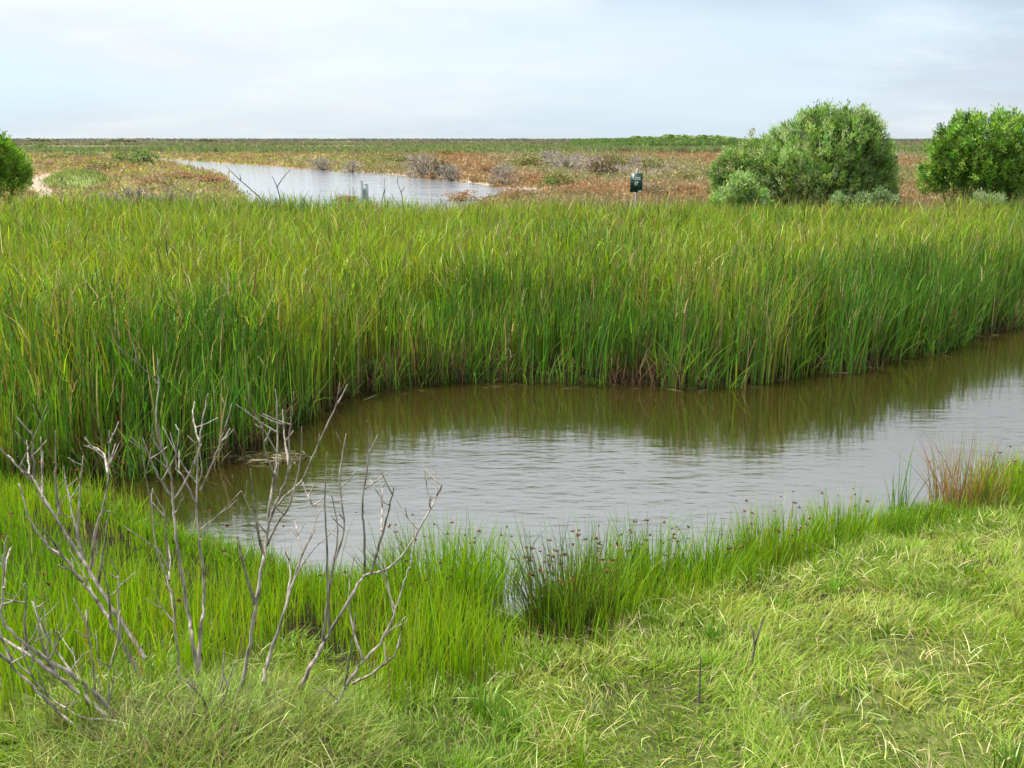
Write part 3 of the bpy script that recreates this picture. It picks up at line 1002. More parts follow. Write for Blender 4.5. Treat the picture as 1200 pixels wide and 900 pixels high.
# every stem: depth at the base and at the tip, thickness, its course from base to tip; then its twigs
STEMS = [
    (3.95, 4.45, .017, .007, [(170, 772), (150, 740), (119, 692), (89, 644), (61, 600), (39, 561), (24, 551), (10, 533)],
     [[(50, 583), (49, 550), (48, 513)], [(40, 561), (39, 530), (37, 504)], [(34, 556), (33, 535), (31, 515)], [(70, 604), (66, 575), (65, 540), (65, 505)],
      [(98, 656), (88, 615), (80, 578), (74, 547)], [(106, 668), (113, 620), (121, 595), (127, 555), (128, 504)], [(127, 555), (120, 530), (104, 522)], [(91, 634), (93, 590), (97, 534)], [(116, 684), (122, 640), (129, 600)], [(128, 520), (132, 508)]]),
    (3.90, 4.15, .015, .006, [(168, 800), (150, 765), (135, 740), (118, 710), (95, 680), (75, 653), (58, 642), (43, 622), (31, 598), (23, 567)],
     [[(76, 656), (60, 632), (42, 614)], [(96, 682), (84, 670), (73, 662)], [(140, 748), (139, 700), (138, 672)], [(130, 730), (128, 700), (120, 660)]]),
    (3.35, 3.55, .015, .008, [(128, 842), (100, 818), (67, 793), (33, 767), (0, 747), (-40, 722), (-70, 690)], [[(31, 766), (30, 720), (31, 688)], [(67, 793), (50, 756), (41, 700)]]),
    (3.40, 3.30, .013, .007, [(134, 838), (110, 812), (83, 790), (50, 770), (20, 747), (2, 723), (4, 680), (8, 628)], [[(4, 690), (8, 655), (14, 640)]]),
    (3.30, 3.35, .012, .007, [(112, 880), (90, 853), (67, 833), (43, 810), (20, 787), (0, 766), (-40, 744)], []),
    (3.35, 3.70, .011, .006, [(190, 885), (157, 863), (133, 847), (113, 820), (87, 793), (67, 763), (43, 720), (38, 705)], [[(112, 819), (108, 770), (103, 735), (104, 712)], [(127, 838), (128, 790), (137, 750), (140, 715)]]),
    (3.30, 3.35, .009, .006, [(150, 850), (123, 843), (93, 840), (50, 810), (28, 770), (26, 752)], []),
    (3.95, 4.35, .014, .006, [(232, 790), (225, 744), (222, 728), (214, 678), (207, 639), (203, 594), (201, 561), (192, 533), (183, 494), (186, 450), (185, 422)],
     [[(200, 580), (183, 553), (167, 514)], [(204, 586), (222, 556), (231, 533), (236, 520)], [(193, 536), (182, 520), (178, 505)]]),
    (4.00, 4.40, .013, .006, [(232, 790), (236, 733), (239, 711), (238, 667), (232, 622), (231, 567), (233, 533), (236, 500), (244, 461)],
     [[(229, 588), (214, 558), (206, 546), (210, 505)], [(234, 575), (253, 533), (264, 500), (272, 474)], [(234, 520), (226, 490), (228, 470)]]),
    (3.75, 4.20, .010, .006, [(242, 866), (238, 850), (214, 817), (210, 783), (206, 744), (203, 711), (194, 672), (183, 644), (179, 611), (178, 573)], [[(197, 668), (195, 630), (192, 600), (179, 575)], [(198, 680), (200, 650)]]),
    (3.60, 4.15, .017, .006, [(270, 850), (278, 822), (291, 764), (299, 712), (307, 660), (312, 634), (317, 587), (323, 545), (325, 508), (323, 456)],
     [[(315, 612), (330, 575), (338, 550), (340, 498), (344, 460)], [(318, 600), (334, 582), (354, 563), (367, 534), (383, 498), (393, 477), (398, 450)], [(308, 648), (298, 600), (294, 550)], [(298, 708), (285, 660), (278, 628)],
      [(322, 560), (310, 525), (308, 495)], [(338, 545), (333, 510), (331, 480)], [(354, 563), (360, 580), (367, 592)], [(312, 640), (326, 612), (340, 590), (352, 540), (354, 500)]]),
    (3.80, 4.10, .014, .007, [(308, 800), (317, 764), (331, 722), (344, 681), (354, 649), (370, 620)], [[(354, 650), (349, 625), (345, 610)], [(335, 712), (340, 670), (336, 640)]]),
    (3.70, 4.30, .016, .006, [(336, 860), (344, 827), (362, 785), (383, 748), (409, 702), (427, 675), (451, 668), (477, 644), (498, 607), (512, 580), (508, 553)],
     [[(378, 752), (385, 696), (391, 660), (396, 622), (388, 580)], [(427, 672), (427, 628), (425, 590), (430, 550), (433, 519), (430, 493)], [(435, 672), (451, 613), (458, 587), (462, 570)], [(447, 622), (448, 595), (448, 570)],
      [(391, 660), (403, 620), (398, 560), (406, 508)], [(386, 745), (384, 690), (383, 640), (381, 580), (384, 530)], [(512, 580), (520, 566)]]),
    (3.55, 4.00, .015, .006, [(350, 900), (362, 879), (383, 842), (404, 806), (425, 775), (445, 754), (461, 722), (474, 681), (482, 658)],
     [[(425, 772), (414, 738), (409, 702), (410, 670)], [(414, 801), (435, 790), (461, 769), (470, 750)], [(404, 806), (410, 770), (414, 745)], [(462, 720), (456, 690), (452, 668)]]),
    (3.35, 3.60, .009, .005, [(240, 905), (245, 877), (243, 843), (257, 810), (263, 760)], [[(246, 850), (262, 820), (275, 776)], [(243, 845), (238, 820), (220, 800)]]),
]
root_p = hit(215, 835)
shrub_root = empty('dead_shrub', root_p)
tag(shrub_root, 'bare grey dead shrub with many leaning stems rising from a grassy mound', 'dead shrub')


def course(pts, d0, d1, wig):
    n_ = len(pts)
    out_ = []
    for i, (a, b) in enumerate(pts):
        d = d0 + (d1 - d0) * (i / (n_ - 1)) ** 0.9 + (random.uniform(-wig, wig) if 0 < i < n_ - 1 else 0)
        out_.append(np.array(at_d(a, b, d)) - np.array(root_p))
    return np.array(out_)


for d0, d1, r0, r1, pts, twigs in STEMS:
    P3 = course(pts, d0, d1, 0.03)
    sm = smooth_poly(P3, 5)
    m_ = len(sm)
    sm += RNG.normal(0, 0.0022, sm.shape)
    rad = [r0 * 0.84 + (r1 * 0.5 - r0 * 0.84) * (i / (m_ - 1)) ** 0.8 for i in range(m_)]
    rad = [r * random.uniform(0.74, 1.12) for r in rad]
    st = Strips()
    st.tube(sm, rad, 7)
    so = link('stem', st.mesh('stem'), M_DEADWOOD, shrub_root)
    pix = np.array(pts, float)
    for tw in twigs:
        # the twig leaves its stem at the depth the stem has there
        j = int(np.argmin(((pix - np.array(tw[0])) ** 2).sum(1)))
        dj = d0 + (d1 - d0) * (j / (len(pts) - 1)) ** 0.9
        T3 = course(tw, dj, dj + random.uniform(-0.3, 0.3), 0.02)
        sm2 = smooth_poly(T3, 5) + RNG.normal(0, 0.0016, (len(tw) * 5 - 4, 3))
        k_ = len(sm2)
        rt = max(0.0055, (r0 + (r1 - r0) * (j / (len(pts) - 1))) * 0.62)
        tt = Strips()
        tt.tube(sm2, [rt + (0.0022 - rt) * i / (k_ - 1) for i in range(k_)], 6)
        # short spurs
        for q_ in range(random.choice((1, 2, 3))):
            b_ = sm2[random.randrange(k_ // 3, k_)]
            dv = np.array([random.uniform(-1, 1), random.uniform(-1, 1), random.uniform(0.3, 1.2)])
            L_ = random.uniform(0.03, 0.13)
            tt.tube([b_, b_ + dv * L_ * 0.5, b_ + dv * L_ + np.array([0, 0, 0.01])], [0.004, 0.0032, 0.0022], 5)
        link('twig', tt.mesh('twig'), M_DEADWOOD, so)
    # fine dead twiglets along the upper part of the stem
    for q_ in range(4):
        b_ = sm[random.randrange(m_ // 3, m_ - 1)]
        dv = np.array([random.uniform(-1, 1), random.uniform(-0.8, 0.8), random.uniform(0.5, 1.5)])
        L_ = random.uniform(0.07, 0.22)
        cv = smooth_poly([b_, b_ + dv * L_ * 0.45 + RNG.normal(0, 0.008, 3), b_ + dv * L_ + np.array([0, 0, 0.03])], 4)
        tt = Strips()
        tt.tube(cv, np.linspace(0.0042, 0.0016, len(cv)), 5)
        e_ = cv[random.randrange(4, len(cv) - 1)]
        dv = dv + np.array([random.uniform(-1, 1), random.uniform(-1, 1), 0.2])
        tt.tube([e_, e_ + dv * L_ * 0.2, e_ + dv * L_ * 0.35 + np.array([0, 0, 0.01])], [0.0028, 0.0022, 0.0013], 4)
        link('twig', tt.mesh('twig'), M_DEADWOOD, so)

# small dark sticks on the bank
for label, line, d in (('thin dark forked stick standing in the matted grass at the right', [(880, 785), (884, 760), (890, 738), (896, 722)], None),
                       ('short dark stick standing in straw below the forked stick', [(819, 825), (820, 800), (821, 770)], None)):
    b_ = hit(*line[0])
    pp = np.array([at_d(a, c_, b_[1] + 0.02 * i) for i, (a, c_) in enumerate(line)])
    st = Strips()
    st.tube(smooth_poly(pp, 4) - np.array(b_), np.linspace(0.007, 0.003, len(pp) * 4 - 3), 6)
    if len(line) > 3:
        st.tube(np.array([pp[1], (pp[1] + pp[2]) / 2 + np.array([-0.02, 0, 0.03]), pp[2] + np.array([-0.05, 0.02, 0.02])]) - np.array(b_), [0.006, 0.005, 0.003], 5)
    o = link('stick', st.mesh('stick'), M_DARKWOOD)
    o.location = b_
    tag(o, label, 'stick')

# leafy growth over the mound under the dead shrub
n = 9000
n = 14000
a = RNG.uniform(0, 6.28, n)
r_ = np.sqrt(RNG.uniform(0, 1, n))
x = MOUND[0] + 0.02 + 0.72 * r_ * np.cos(a)
y = MOUND[1] + 0.55 * r_ * np.sin(a)
P = np.stack([x, y, ground_z(x, y)], 1)
pat = np.clip(0.5 + 0.4 * wob(x, y, 5, 101) + 0.2 * RNG.normal(0, 1, n), 0, 1)[:, None]
c1 = pick([(0.27, 0.36, 0.055), (0.34, 0.36, 0.10)], n, 0.2) * pat + pick([(0.13, 0.25, 0.03), (0.15, 0.14, 0.06)], n, 0.2) * (1 - pat)
core = (RNG.uniform(0, 1, n) < 0.45 * np.exp(-(r_ / 0.5) ** 2))
c1[core] = pick([(0.16, 0.11, 0.07), (0.22, 0.17, 0.10), (0.10, 0.075, 0.05)], core.sum(), 0.2)
st = Strips()
st.blades(P, RNG.uniform(0.08, 0.36, n) * (0.8 + 0.3 * wob(x, y, 6, 102)), RNG.uniform(0.004, 0.007, n), RNG.uniform(0, 6.28, n), RNG.uniform(0.15, 1.2, n), c1 * 0.8, c1, 4, 1.6, droop=RNG.uniform(0, 0.6, n))
o = link('mound_grass', st.mesh('mound_grass'), M_GRASS)
tag(o, 'mound of tangled yellow green grass around the dead shrub', 'grass', None, 'stuff')


# ------------------------------------------------------------------ trees and bushes behind the reeds
def leafy(name, label, cat, base_px, lobes, D, cols, weights, nclump, per, L, W, group=None, trunk=0.09, upward=0.5):
    """lobes: (px, py, r px) of the crown as it stands at distance D"""
    bx, by, bz = at_d(base_px, 240, D)
    root = empty(name, (bx, by, LAND))
    tag(root, label, cat, group)
    m_px = D / FPX / (math.cos(PITCH) + 0.2 * math.sin(PITCH)) * 1.0
    C, Rr = [], []
    for i, (px, py, r) in enumerate(lobes):
        rr = r * m_px * 0.78
        dy = random.uniform(-0.5, 0.5) * rr + (0.2 if i % 2 else -0.2)
        p = np.array(at_d(px, py, D + dy))
        C.append(p - np.array([bx, by, LAND]))
        Rr.append(rr)
    C, Rr = np.array(C), np.array(Rr)
    area = Rr ** 2
    st = Strips()
    k = 0
    nt_ = nclump
    which = RNG.choice(len(C), nt_, p=area / area.sum())
    dirs = RNG.normal(0, 1, (nt_, 3))
    dirs[:, 2] += 0.25
    dirs /= np.linalg.norm(dirs, axis=1, keepdims=True)
    rad = Rr[which] * np.clip(RNG.normal(0.92, 0.24, nt_), 0.25, 1.24)
    cen = C[which] + dirs * rad[:, None] * np.array([1, 0.85, 1])
    cen = cen[cen[:, 2] > 0.05]
    dirs = dirs[:len(cen)] * 0 + (cen - C[which[:len(cen)]])
    dirs = cen - np.array([C[:, 0].mean(), C[:, 1].mean(), C[:, 2].mean() * 0.55])
    dirs /= np.linalg.norm(dirs, axis=1, keepdims=True) + 1e-6
    n_ = len(cen)
    ctint = pick(cols, n_, 0.20, weights)
    up_ = RNG.uniform(-0.3, 1.3, n_ * per)[:, None] * L
    P = np.repeat(cen, per, 0) + RNG.normal(0, L * 0.34, (n_ * per, 3)) + np.repeat(dirs * 0.4 + np.array([0, 0, 0.8]), per, 0) * up_
    Dd = np.repeat(dirs, per, 0) * 0.7 + RNG.normal(0, 0.6, (n_ * per, 3)) + np.array([0, 0, upward])
    Dd /= np.linalg.norm(Dd, axis=1, keepdims=True)
    ct = np.clip(np.repeat(ctint, per, 0) * (1 + RNG.normal(0, 0.14, (n_ * per, 1))), 0.01, 0.6)
    st.leaves(P, Dd, L * RNG.uniform(0.6, 1.3, n_ * per), W * RNG.uniform(0.7, 1.2, n_ * per), ct)
    cr = link('crown', st.mesh('crown'), M_LEAF, root)
    cr['kind'] = 'stuff'
    # several trunks and their limbs
    for i in range(len(C)):
        if Rr[i] < 0.35:
            continue
        b0 = np.array([random.uniform(-0.25, 0.25), random.uniform(-0.2, 0.2), -0.1])
        e_ = C[i] + np.array([0, 0, Rr[i] * 0.35])
        mid_ = b0 * 0.4 + e_ * 0.6 + np.array([random.uniform(-.2, .2), random.uniform(-.2, .2), -0.25 * abs(e_[0])])
        tr_ = Strips()
        cv = smooth_poly([b0, mid_, e_], 6)
        tr_.tube(cv, np.linspace(trunk, trunk * 0.3, len(cv)), 7)
        for j in range(5):
            p0 = cv[random.randrange(5, len(cv))]
            dv = RNG.normal(0, 1, 3)
            dv[2] = abs(dv[2]) * 0.8
            dv /= np.linalg.norm(dv)
            l_ = Rr[i] * random.uniform(0.5, 0.8)
            tr_.tube([p0, p0 + dv * l_ * 0.5 + np.array([0, 0, 0.05]), p0 + dv * l_], [trunk * 0.3, trunk * 0.2, trunk * 0.1], 5)
        link('trunk', tr_.mesh('trunk'), M_BARK, root)
    return root


TC = [(0.18, 0.30, 0.065), (0.26, 0.38, 0.095), (0.34, 0.41, 0.18), (0.09, 0.165, 0.04)]
leafy('willow_shrub', 'large rounded grey green bushy tree behind the reeds beside the green sign', 'tree', 945,
      [(985, 178, 52), (950, 170, 40), (1012, 200, 38), (1028, 218, 24), (1000, 162, 30), (885, 196, 36), (862, 204, 26), (915, 178, 26), (930, 212, 44), (985, 222, 40), (905, 222, 34), (850, 226, 18), (1036, 236, 14), (962, 150, 22), (1015, 166, 22), (1030, 200, 20), (1034, 226, 20), (848, 212, 18), (975, 240, 30), (920, 238, 28)],
      31.0, TC, [3, 4, 3, 2], 3300, 26, 0.14, 0.036, 'bushy trees behind the reeds')
leafy('willow_shrub', 'dark dense bushy tree cut by the right picture edge, behind the reeds', 'tree', 1180,
      [(1150, 180, 44), (1112, 196, 32), (1195, 184, 46), (1132, 158, 24), (1180, 158, 24), (1240, 196, 54), (1096, 214, 20), (1150, 222, 42), (1210, 220, 42), (1280, 210, 44), (1110, 168, 20)],
      32.0, [(0.14, 0.28, 0.04), (0.21, 0.36, 0.055), (0.27, 0.40, 0.09), (0.07, 0.15, 0.025)], [3, 4, 2, 3], 2900, 26, 0.14, 0.038, 'bushy trees behind the reeds')
leafy('round_bush', 'round fresh green bush cut by the left picture edge', 'bush', -15,
      [(-5, 190, 30), (14, 200, 22), (-45, 186, 44), (22, 212, 15), (-8, 176, 18), (2, 215, 25)], 33.0, [(0.16, 0.31, 0.035), (0.12, 0.25, 0.028), (0.22, 0.34, 0.055)], [3, 3, 2], 1300, 16, 0.13, 0.04)
leafy('silvery_bush', 'small pale silvery green bush in front of the large tree', 'bush', 868,
      [(868, 224, 17), (852, 236, 13), (886, 238, 13), (868, 240, 17), (838, 244, 9)], 28.3, [(0.28, 0.42, 0.11), (0.34, 0.43, 0.22), (0.21, 0.36, 0.08)], [3, 2, 2], 420, 14, 0.13, 0.035, None, 0.03)
leafy('silvery_bush', 'low silvery sapling at the right foot of the large tree', 'bush', 1020,
      [(1012, 240, 9), (1030, 234, 9), (985, 240, 10), (1042, 240, 7)], 29.2, [(0.26, 0.34, 0.18), (0.18, 0.29, 0.08)], [3, 2], 200, 12, 0.12, 0.03, None, 0.025)
leafy('silvery_bush', 'low pale sapling poking out below the dark dense tree', 'bush', 1158,
      [(1150, 238, 9), (1170, 240, 9), (1158, 244, 10)], 29.2, [(0.30, 0.37, 0.19), (0.20, 0.31, 0.09)], [3, 2], 150, 12, 0.11, 0.03, None, 0.025)


# ------------------------------------------------------------------ marsh plants
def unit_shrub(name, cols, weights, twiggy, n=480, big=1.0):
    """a shrub one metre wide and one metre tall, made of short leaves on a ragged dome"""
    st = Strips()
    lob = [(random.uniform(-.28, .28), random.uniform(-.3, .3), random.uniform(.3, .72), random.uniform(.2, .34)) for _ in range(7)]
    lob = np.array(lob)
    i = RNG.choice(len(lob), n)
    d = RNG.normal(0, 1, (n, 3))
    d[:, 2] += 0.3
    d /= np.linalg.norm(d, axis=1, keepdims=True)
    P = lob[i, :3] + d * lob[i, 3:4] * RNG.uniform(0.5, 1.05, (n, 1))
    P[:, 2] = np.clip(P[:, 2], 0.02, 1.0)
    g = int(n * 0.35)
    a_ = RNG.uniform(0, 6.28, g)
    P[:g] = np.stack([0.42 * np.cos(a_) * RNG.uniform(0.5, 1.1, g), 0.4 * np.sin(a_), RNG.uniform(0.0, 0.35, g)], 1)
    Dd = d * 0.6 + RNG.normal(0, 0.5, (n, 3)) + np.array([0, 0, 0.6])
    Dd /= np.linalg.norm(Dd, axis=1, keepdims=True)
    st.leaves(P, Dd, big * RNG.uniform(0.09, 0.19, n) * (1.4 if twiggy else 1), big * RNG.uniform(0.04, 0.08, n) * (0.5 if twiggy else 1), pick(cols, n, 0.2, weights))
    for k in range(9):
        p0 = np.array([random.uniform(-.08, .08), random.uniform(-.08, .08), -0.02])
        l_ = lob[k % 7, :3]
        st.tube([p0, p0 * .5 + l_ * .5 + np.array([0, 0, .05]), l_], [0.02, 0.013, 0.007], 5, (0.14, 0.12, 0.10))
    return st.mesh(name)


KIND = {
    'grey': ([(0.23, 0.20, 0.17), (0.18, 0.155, 0.13), (0.28, 0.25, 0.21), (0.17, 0.165, 0.08)], [4, 3, 2, 1], True),
    'olive': ([(0.17, 0.165, 0.045), (0.13, 0.135, 0.04), (0.21, 0.20, 0.07)], [3, 2, 1], False),
    'brown': ([(0.12, 0.085, 0.055), (0.16, 0.13, 0.07), (0.09, 0.09, 0.035)], [3, 2, 2], False),
    'orange': ([(0.28, 0.135, 0.07), (0.25, 0.16, 0.075), (0.20, 0.095, 0.06), (0.19, 0.17, 0.06)], [3, 2, 2, 2], False),
    'green': ([(0.10, 0.17, 0.035), (0.13, 0.19, 0.05), (0.08, 0.12, 0.03)], [3, 2, 1], False),
}
PROTO = {k_: [unit_shrub('marsh_shrub_' + k_, *v_) for _ in range(3)] for k_, v_ in KIND.items()}
PROTO['thicket'] = [unit_shrub('thicket_foliage', [(0.12, 0.20, 0.05), (0.16, 0.22, 0.07)], [1, 1], False, 1300, 1.6)]
PROTO['scrub'] = [unit_shrub('scrub_foliage', [(0.13, 0.14, 0.08), (0.15, 0.15, 0.10)], [1, 1], False, 700, 2.2)]
for l_ in PROTO.values():
    for m_ in l_:
        m_.materials.append(M_LEAF)
SHRUBS = [
    ('grey', 378, 200, 30, 16, 'grey twiggy saltbush on the far lagoon shore, farthest left of the grey row'),
    ('grey', 412, 203, 26, 14, 'small pale grey saltbush on the far shore above the grey post'),
    ('grey', 497, 209, 44, 30, 'tallest pale grey saltbush at the bend of the far lagoon shore'),
    ('brown', 517, 211, 26, 26, 'dark brown grey bush tucked behind the tallest grey saltbush'),
    ('grey', 528, 213, 30, 22, 'mauve grey saltbush at the right end of the wide lagoon water'),
    ('olive', 523, 183, 22, 9, 'small olive bush on its own behind the grey saltbush pair'),
    ('olive', 470, 192, 34, 14, 'low olive bush behind the far shore, left of the tallest saltbush'),
    ('grey', 590, 219, 36, 26, 'spreading pale grey bush beside the narrow tip of the lagoon'),
    ('olive', 612, 196, 38, 16, 'wide yellow olive bush behind the tip of the lagoon'),
    ('grey', 645, 195, 34, 18, 'grey bush at the left end of the long middle thicket'),
    ('grey', 668, 200, 40, 20, 'broad grey bush in the middle of the long thicket'),
    ('brown', 708, 207, 34, 24, 'dark brown bush at the right end of the long thicket'),
    ('olive', 722, 196, 30, 16, 'olive bush behind the dark brown bush'),
    ('olive', 655, 219, 40, 19, 'rounded olive green bush in front of the long thicket'),
    ('green', 640, 220, 22, 13, 'small deep green bush at the left of the rounded olive bush'),
    ('grey', 745, 196, 18, 12, 'pale grey tuft directly behind the green sign'),
    ('olive', 764, 199, 28, 15, 'olive bush to the right behind the green sign'),
    ('orange', 690, 228, 32, 13, 'brick red samphire mound left of the green sign'),
    ('orange', 664, 226, 24, 10, 'red orange samphire mound in front of the rounded olive bush'),
    ('brown', 768, 232, 26, 16, 'brown dead bush at the right foot of the green sign'),
    ('grey', 757, 226, 24, 14, 'mauve grey bush just right of the green sign panel'),
    ('orange', 800, 224, 34, 10, 'orange samphire mound between the sign and the large tree'),
    ('olive', 800, 212, 28, 12, 'yellow olive bush between the sign and the large tree'),
    ('orange', 620, 211, 36, 10, 'orange samphire mound at the back of the lagoon tip'),
    ('orange', 570, 203, 36, 12, 'red orange samphire mound behind the lagoon bend'),
    ('orange', 543, 236, 36, 14, 'orange samphire clump in front of the water, right of the grey post'),
    ('orange', 604, 234, 34, 14, 'tawny samphire clump at the reeds below the pale grey bush'),
    ('orange', 405, 237, 28, 10, 'rust red samphire clump at the left foot of the grey post'),
    ('green', 165, 194, 34, 17, 'loose green bush at the left end of the lagoon'),
    ('green', 145, 192, 24, 14, 'smaller green bush left of the loose green bush'),
    ('green', 46, 176, 16, 9, 'little green bush beside the round bush at the left edge'),
    ('olive', 120, 200, 34, 14, 'tawny olive bush behind the grassy mound'),
    ('brown', 108, 206, 20, 12, 'brown bush on the crest of the grassy mound'),
    ('olive', 62, 187, 32, 8, 'low yellowish bush above the sandy track'),
    ('orange', 122, 223, 22, 8, 'red samphire tuft at the right foot of the grassy mound'),
    ('orange', 212, 212, 40, 12, 'wide rusty samphire mound on the left lagoon shore'),
    ('orange', 250, 216, 36, 13, 'bright rust samphire mound nearest the lagoon on the left shore'),
    ('orange', 180, 218, 34, 11, 'tawny samphire mound behind the bare grey bushes'),
    ('green', 98, 184, 40, 8, 'long low yellow green bush far behind the sandy track'),
]
for kd, px, py, wp, hp, label in SHRUBS:
    x, y, z = at_z(px, py, LAND)
    mpp = y / FPX / 0.985
    o = link('marsh_shrub', random.choice(PROTO[kd]))
    if not o.data.materials:
        o.data.materials.append(M_LEAF)
    o.location = (x, y, LAND - 0.02)
    o.rotation_euler = (0, 0, random.uniform(-0.5, 0.5))
    o.scale = (wp * mpp * 1.1, wp * mpp * 1.0, hp * mpp * 0.95)
    tag(o, label, 'samphire' if kd == 'orange' else 'shrub', 'shrubs on the salt marsh')

# low samphire cover
lag = LAGOON[:, :2]


def in_poly(x, y, poly):
    ins = np.zeros(len(x), bool)
    j = len(poly) - 1
    for i in range(len(poly)):
        xi, yi = poly[i]
        xj, yj = poly[j]
        ins ^= ((yi > y) != (yj > y)) & (x < (xj - xi) * (y - yi) / (yj - yi + 1e-12) + xi)
        j = i
    return ins


def marsh_cover(name, n, d0, d1, size, height, per, lab, palette, wts, shape=0.6):
    u = RNG.uniform(0, 1, n)
    y = d0 * (d1 / d0) ** u
    x = RNG.uniform(-1, 1, n) * (0.60 * y + 3)
    k = ~in_poly(x, y, lag)
    track = in_poly(x, y, SAND_POLY) | ((((x - lawn_c[0] + 0.46 * (y - lawn_c[1])) / 2.1) ** 2 + ((y - lawn_c[1]) / 11) ** 2) < 1)
    k &= ~track
    x, y = x[k], y[k]
    n = len(x)
    pat = wob(x / (y * 0.012 + 1), y / (y * 0.03 + 1), 0.30, 111) + 0.2 * RNG.normal(0, 1, n)
    order = np.clip(((pat + 1.4) / 2.8 * len(palette)).astype(int), 0, len(palette) - 1)
    base = np.array(palette)[order] * (1 + RNG.normal(0, 0.09, (n, 1)))
    left = (x < -0.17 * y)
    base[left] = base[left] * 0.35 + pick([(0.20, 0.26, 0.06), (0.27, 0.22, 0.12), (0.31, 0.31, 0.07), (0.22, 0.15, 0.09)], left.sum(), 0.2) * 0.65
    sc = size * (y / 60.0) ** 0.55 * RNG.uniform(0.6, 1.4, n)
    hg = height * (y / 60.0) ** 0.25 * RNG.uniform(0.5, 1.4, n)
    off = RNG.normal(0, 0.33, (n, per, 3))
    P = np.stack([x[:, None] + off[:, :, 0] * sc[:, None], y[:, None] + off[:, :, 1] * sc[:, None],
                  LAND + np.abs(off[:, :, 2]) * hg[:, None] * 1.5], -1).reshape(-1, 3)
    D = RNG.normal(0, 0.6, (n * per, 3)) + np.array([0, 0, 0.9])
    D /= np.linalg.norm(D, axis=1, keepdims=True)
    s_ = np.repeat(sc, per)
    c = np.clip(np.repeat(base, per, 0) * (1 + RNG.normal(0, 0.13, (n * per, 1))), 0.01, 0.6)
    st = Strips()
    st.leaves(P, D, s_ * RNG.uniform(0.25, 0.5, n * per), s_ * RNG.uniform(0.10, 0.25, n * per), c)
    tag(link(name, st.mesh(name), M_LEAF), lab, 'marsh plants', None, 'stuff')


marsh_cover('samphire_cover', 17000, 29, 198, 0.52, 0.27, 16, 'low orange, rust and olive samphire covering the salt marsh',
            [(0.18, 0.20, 0.06), (0.22, 0.19, 0.09), (0.25, 0.175, 0.085), (0.27, 0.155, 0.075), (0.23, 0.19, 0.10), (0.19, 0.20, 0.08), (0.24, 0.21, 0.165)], None)

# tawny dry grass just behind the reeds, right of the middle
st = Strips()
n = 5200
x, y = scatter(-2.0, 17, 27.5, 33, n)
k = in_view(x, y, 0.5) & (RNG.uniform(0, 1, n) < np.clip((x + 2) / 5, 0.1, 1))
x, y = x[k], y[k]
N = len(x)
c1 = pick([(0.32, 0.25, 0.14), (0.25, 0.19, 0.11), (0.20, 0.20, 0.07), (0.14, 0.17, 0.05)], N, 0.18, [3, 2, 2, 2])
P = np.stack([x, y, np.full(N, LAND)], 1)
st.blades(P, RNG.uniform(0.9, 1.75, N), RNG.uniform(0.012, 0.026, N), RNG.normal(0, 1.5, N), RNG.uniform(0.03, 0.25, N), c1 * 0.8, c1, 4, 2.0)
tag(link('dry_grass_fringe', st.mesh('dry_grass_fringe'), M_DRY), 'tawny dry grass between the reeds and the salt marsh', 'dry grass', None, 'stuff')


# green reed strips and scrub toward the horizon
def strip(name, n, d0, d1, h0, h1, wid, cols, weights, lab, xl=-1.0, xr=1.0, mat=M_LEAF):
    y = RNG.uniform(d0, d1, n)
    x = RNG.uniform(xl, xr, n) * 0.62 * y
    hmod = 1 + 0.35 * wob(x, y, 0.05, 121)
    P = np.stack([x, y, np.full(n, LAND - 0.1)], 1)
    c1 = pick(cols, n, 0.15, weights)
    st = Strips()
    st.blades(P, RNG.uniform(h0, h1, n) * hmod, wid * RNG.uniform(0.6, 1.3, n), RNG.uniform(0, 6.28, n), RNG.uniform(0, 0.3, n), c1, c1, 2, 1.5, face=RNG.normal(0, 0.6, n), tip=3)
    tag(link(name, st.mesh(name), mat), lab, 'vegetation', None, 'stuff')


strip('far_reed_strip', 26000, 202, 310, 0.7, 1.4, 0.9, [(0.15, 0.20, 0.065), (0.18, 0.22, 0.08), (0.21, 0.22, 0.11)], [3, 3, 2], 'flat green reed strip across the far marsh')
strip('far_olive_strip', 16000, 420, 640, 0.8, 1.5, 1.8, [(0.19, 0.18, 0.10), (0.17, 0.19, 0.08), (0.21, 0.18, 0.12)], [3, 3, 2], 'dull olive scrub strip beyond the green strip')
strip('horizon_scrub', 9000, 900, 1500, 1.6, 2.9, 5.0, [(0.16, 0.17, 0.12), (0.18, 0.17, 0.14)], [1, 1], 'thin dark line of scrub along the horizon')
strip('far_green_thicket', 9000, 330, 420, 1.6, 2.7, 1.6, [(0.12, 0.20, 0.05), (0.16, 0.22, 0.07)], [1, 1], 'higher green thicket under the right half of the skyline', 0.10, 0.46)

HZ = [(700, 5, 40, 'green', 'low green thicket bump at the left end of the raised skyline'), (745, 8, 40, 'green', 'green thicket bump on the skyline right above the sign'),
      (782, 9.5, 46, 'green', 'tallest green thicket bump on the skyline'), (818, 9, 44, 'green', 'green thicket bump on the skyline beside the large tree'),
      (265, 4.5, 16, 'brown', 'tiny dark tree bump on the skyline above the lagoon'), (80, 4.5, 18, 'brown', 'tiny dark tree bump on the skyline above the sandy track'),
      (172, 3.5, 22, 'brown', 'tiny dark scrub bump on the skyline at the left')]
for px, hp, wp, kd, label in HZ:
    D = 850 if kd == 'brown' else 430
    x = (px - 600) / FPX * D / 0.97
    mpp = D / FPX
    o = link('distant_thicket', PROTO['scrub' if kd == 'brown' else 'thicket'][0])
    o.location = (x, D, LAND - 0.1)
    top = 3.15 + (hp - 4.0) * mpp
    o.scale = (wp * mpp * 1.5, 14, max(top - 0.9, 2.4))
    tag(o, label, 'thicket', 'thickets on the skyline')
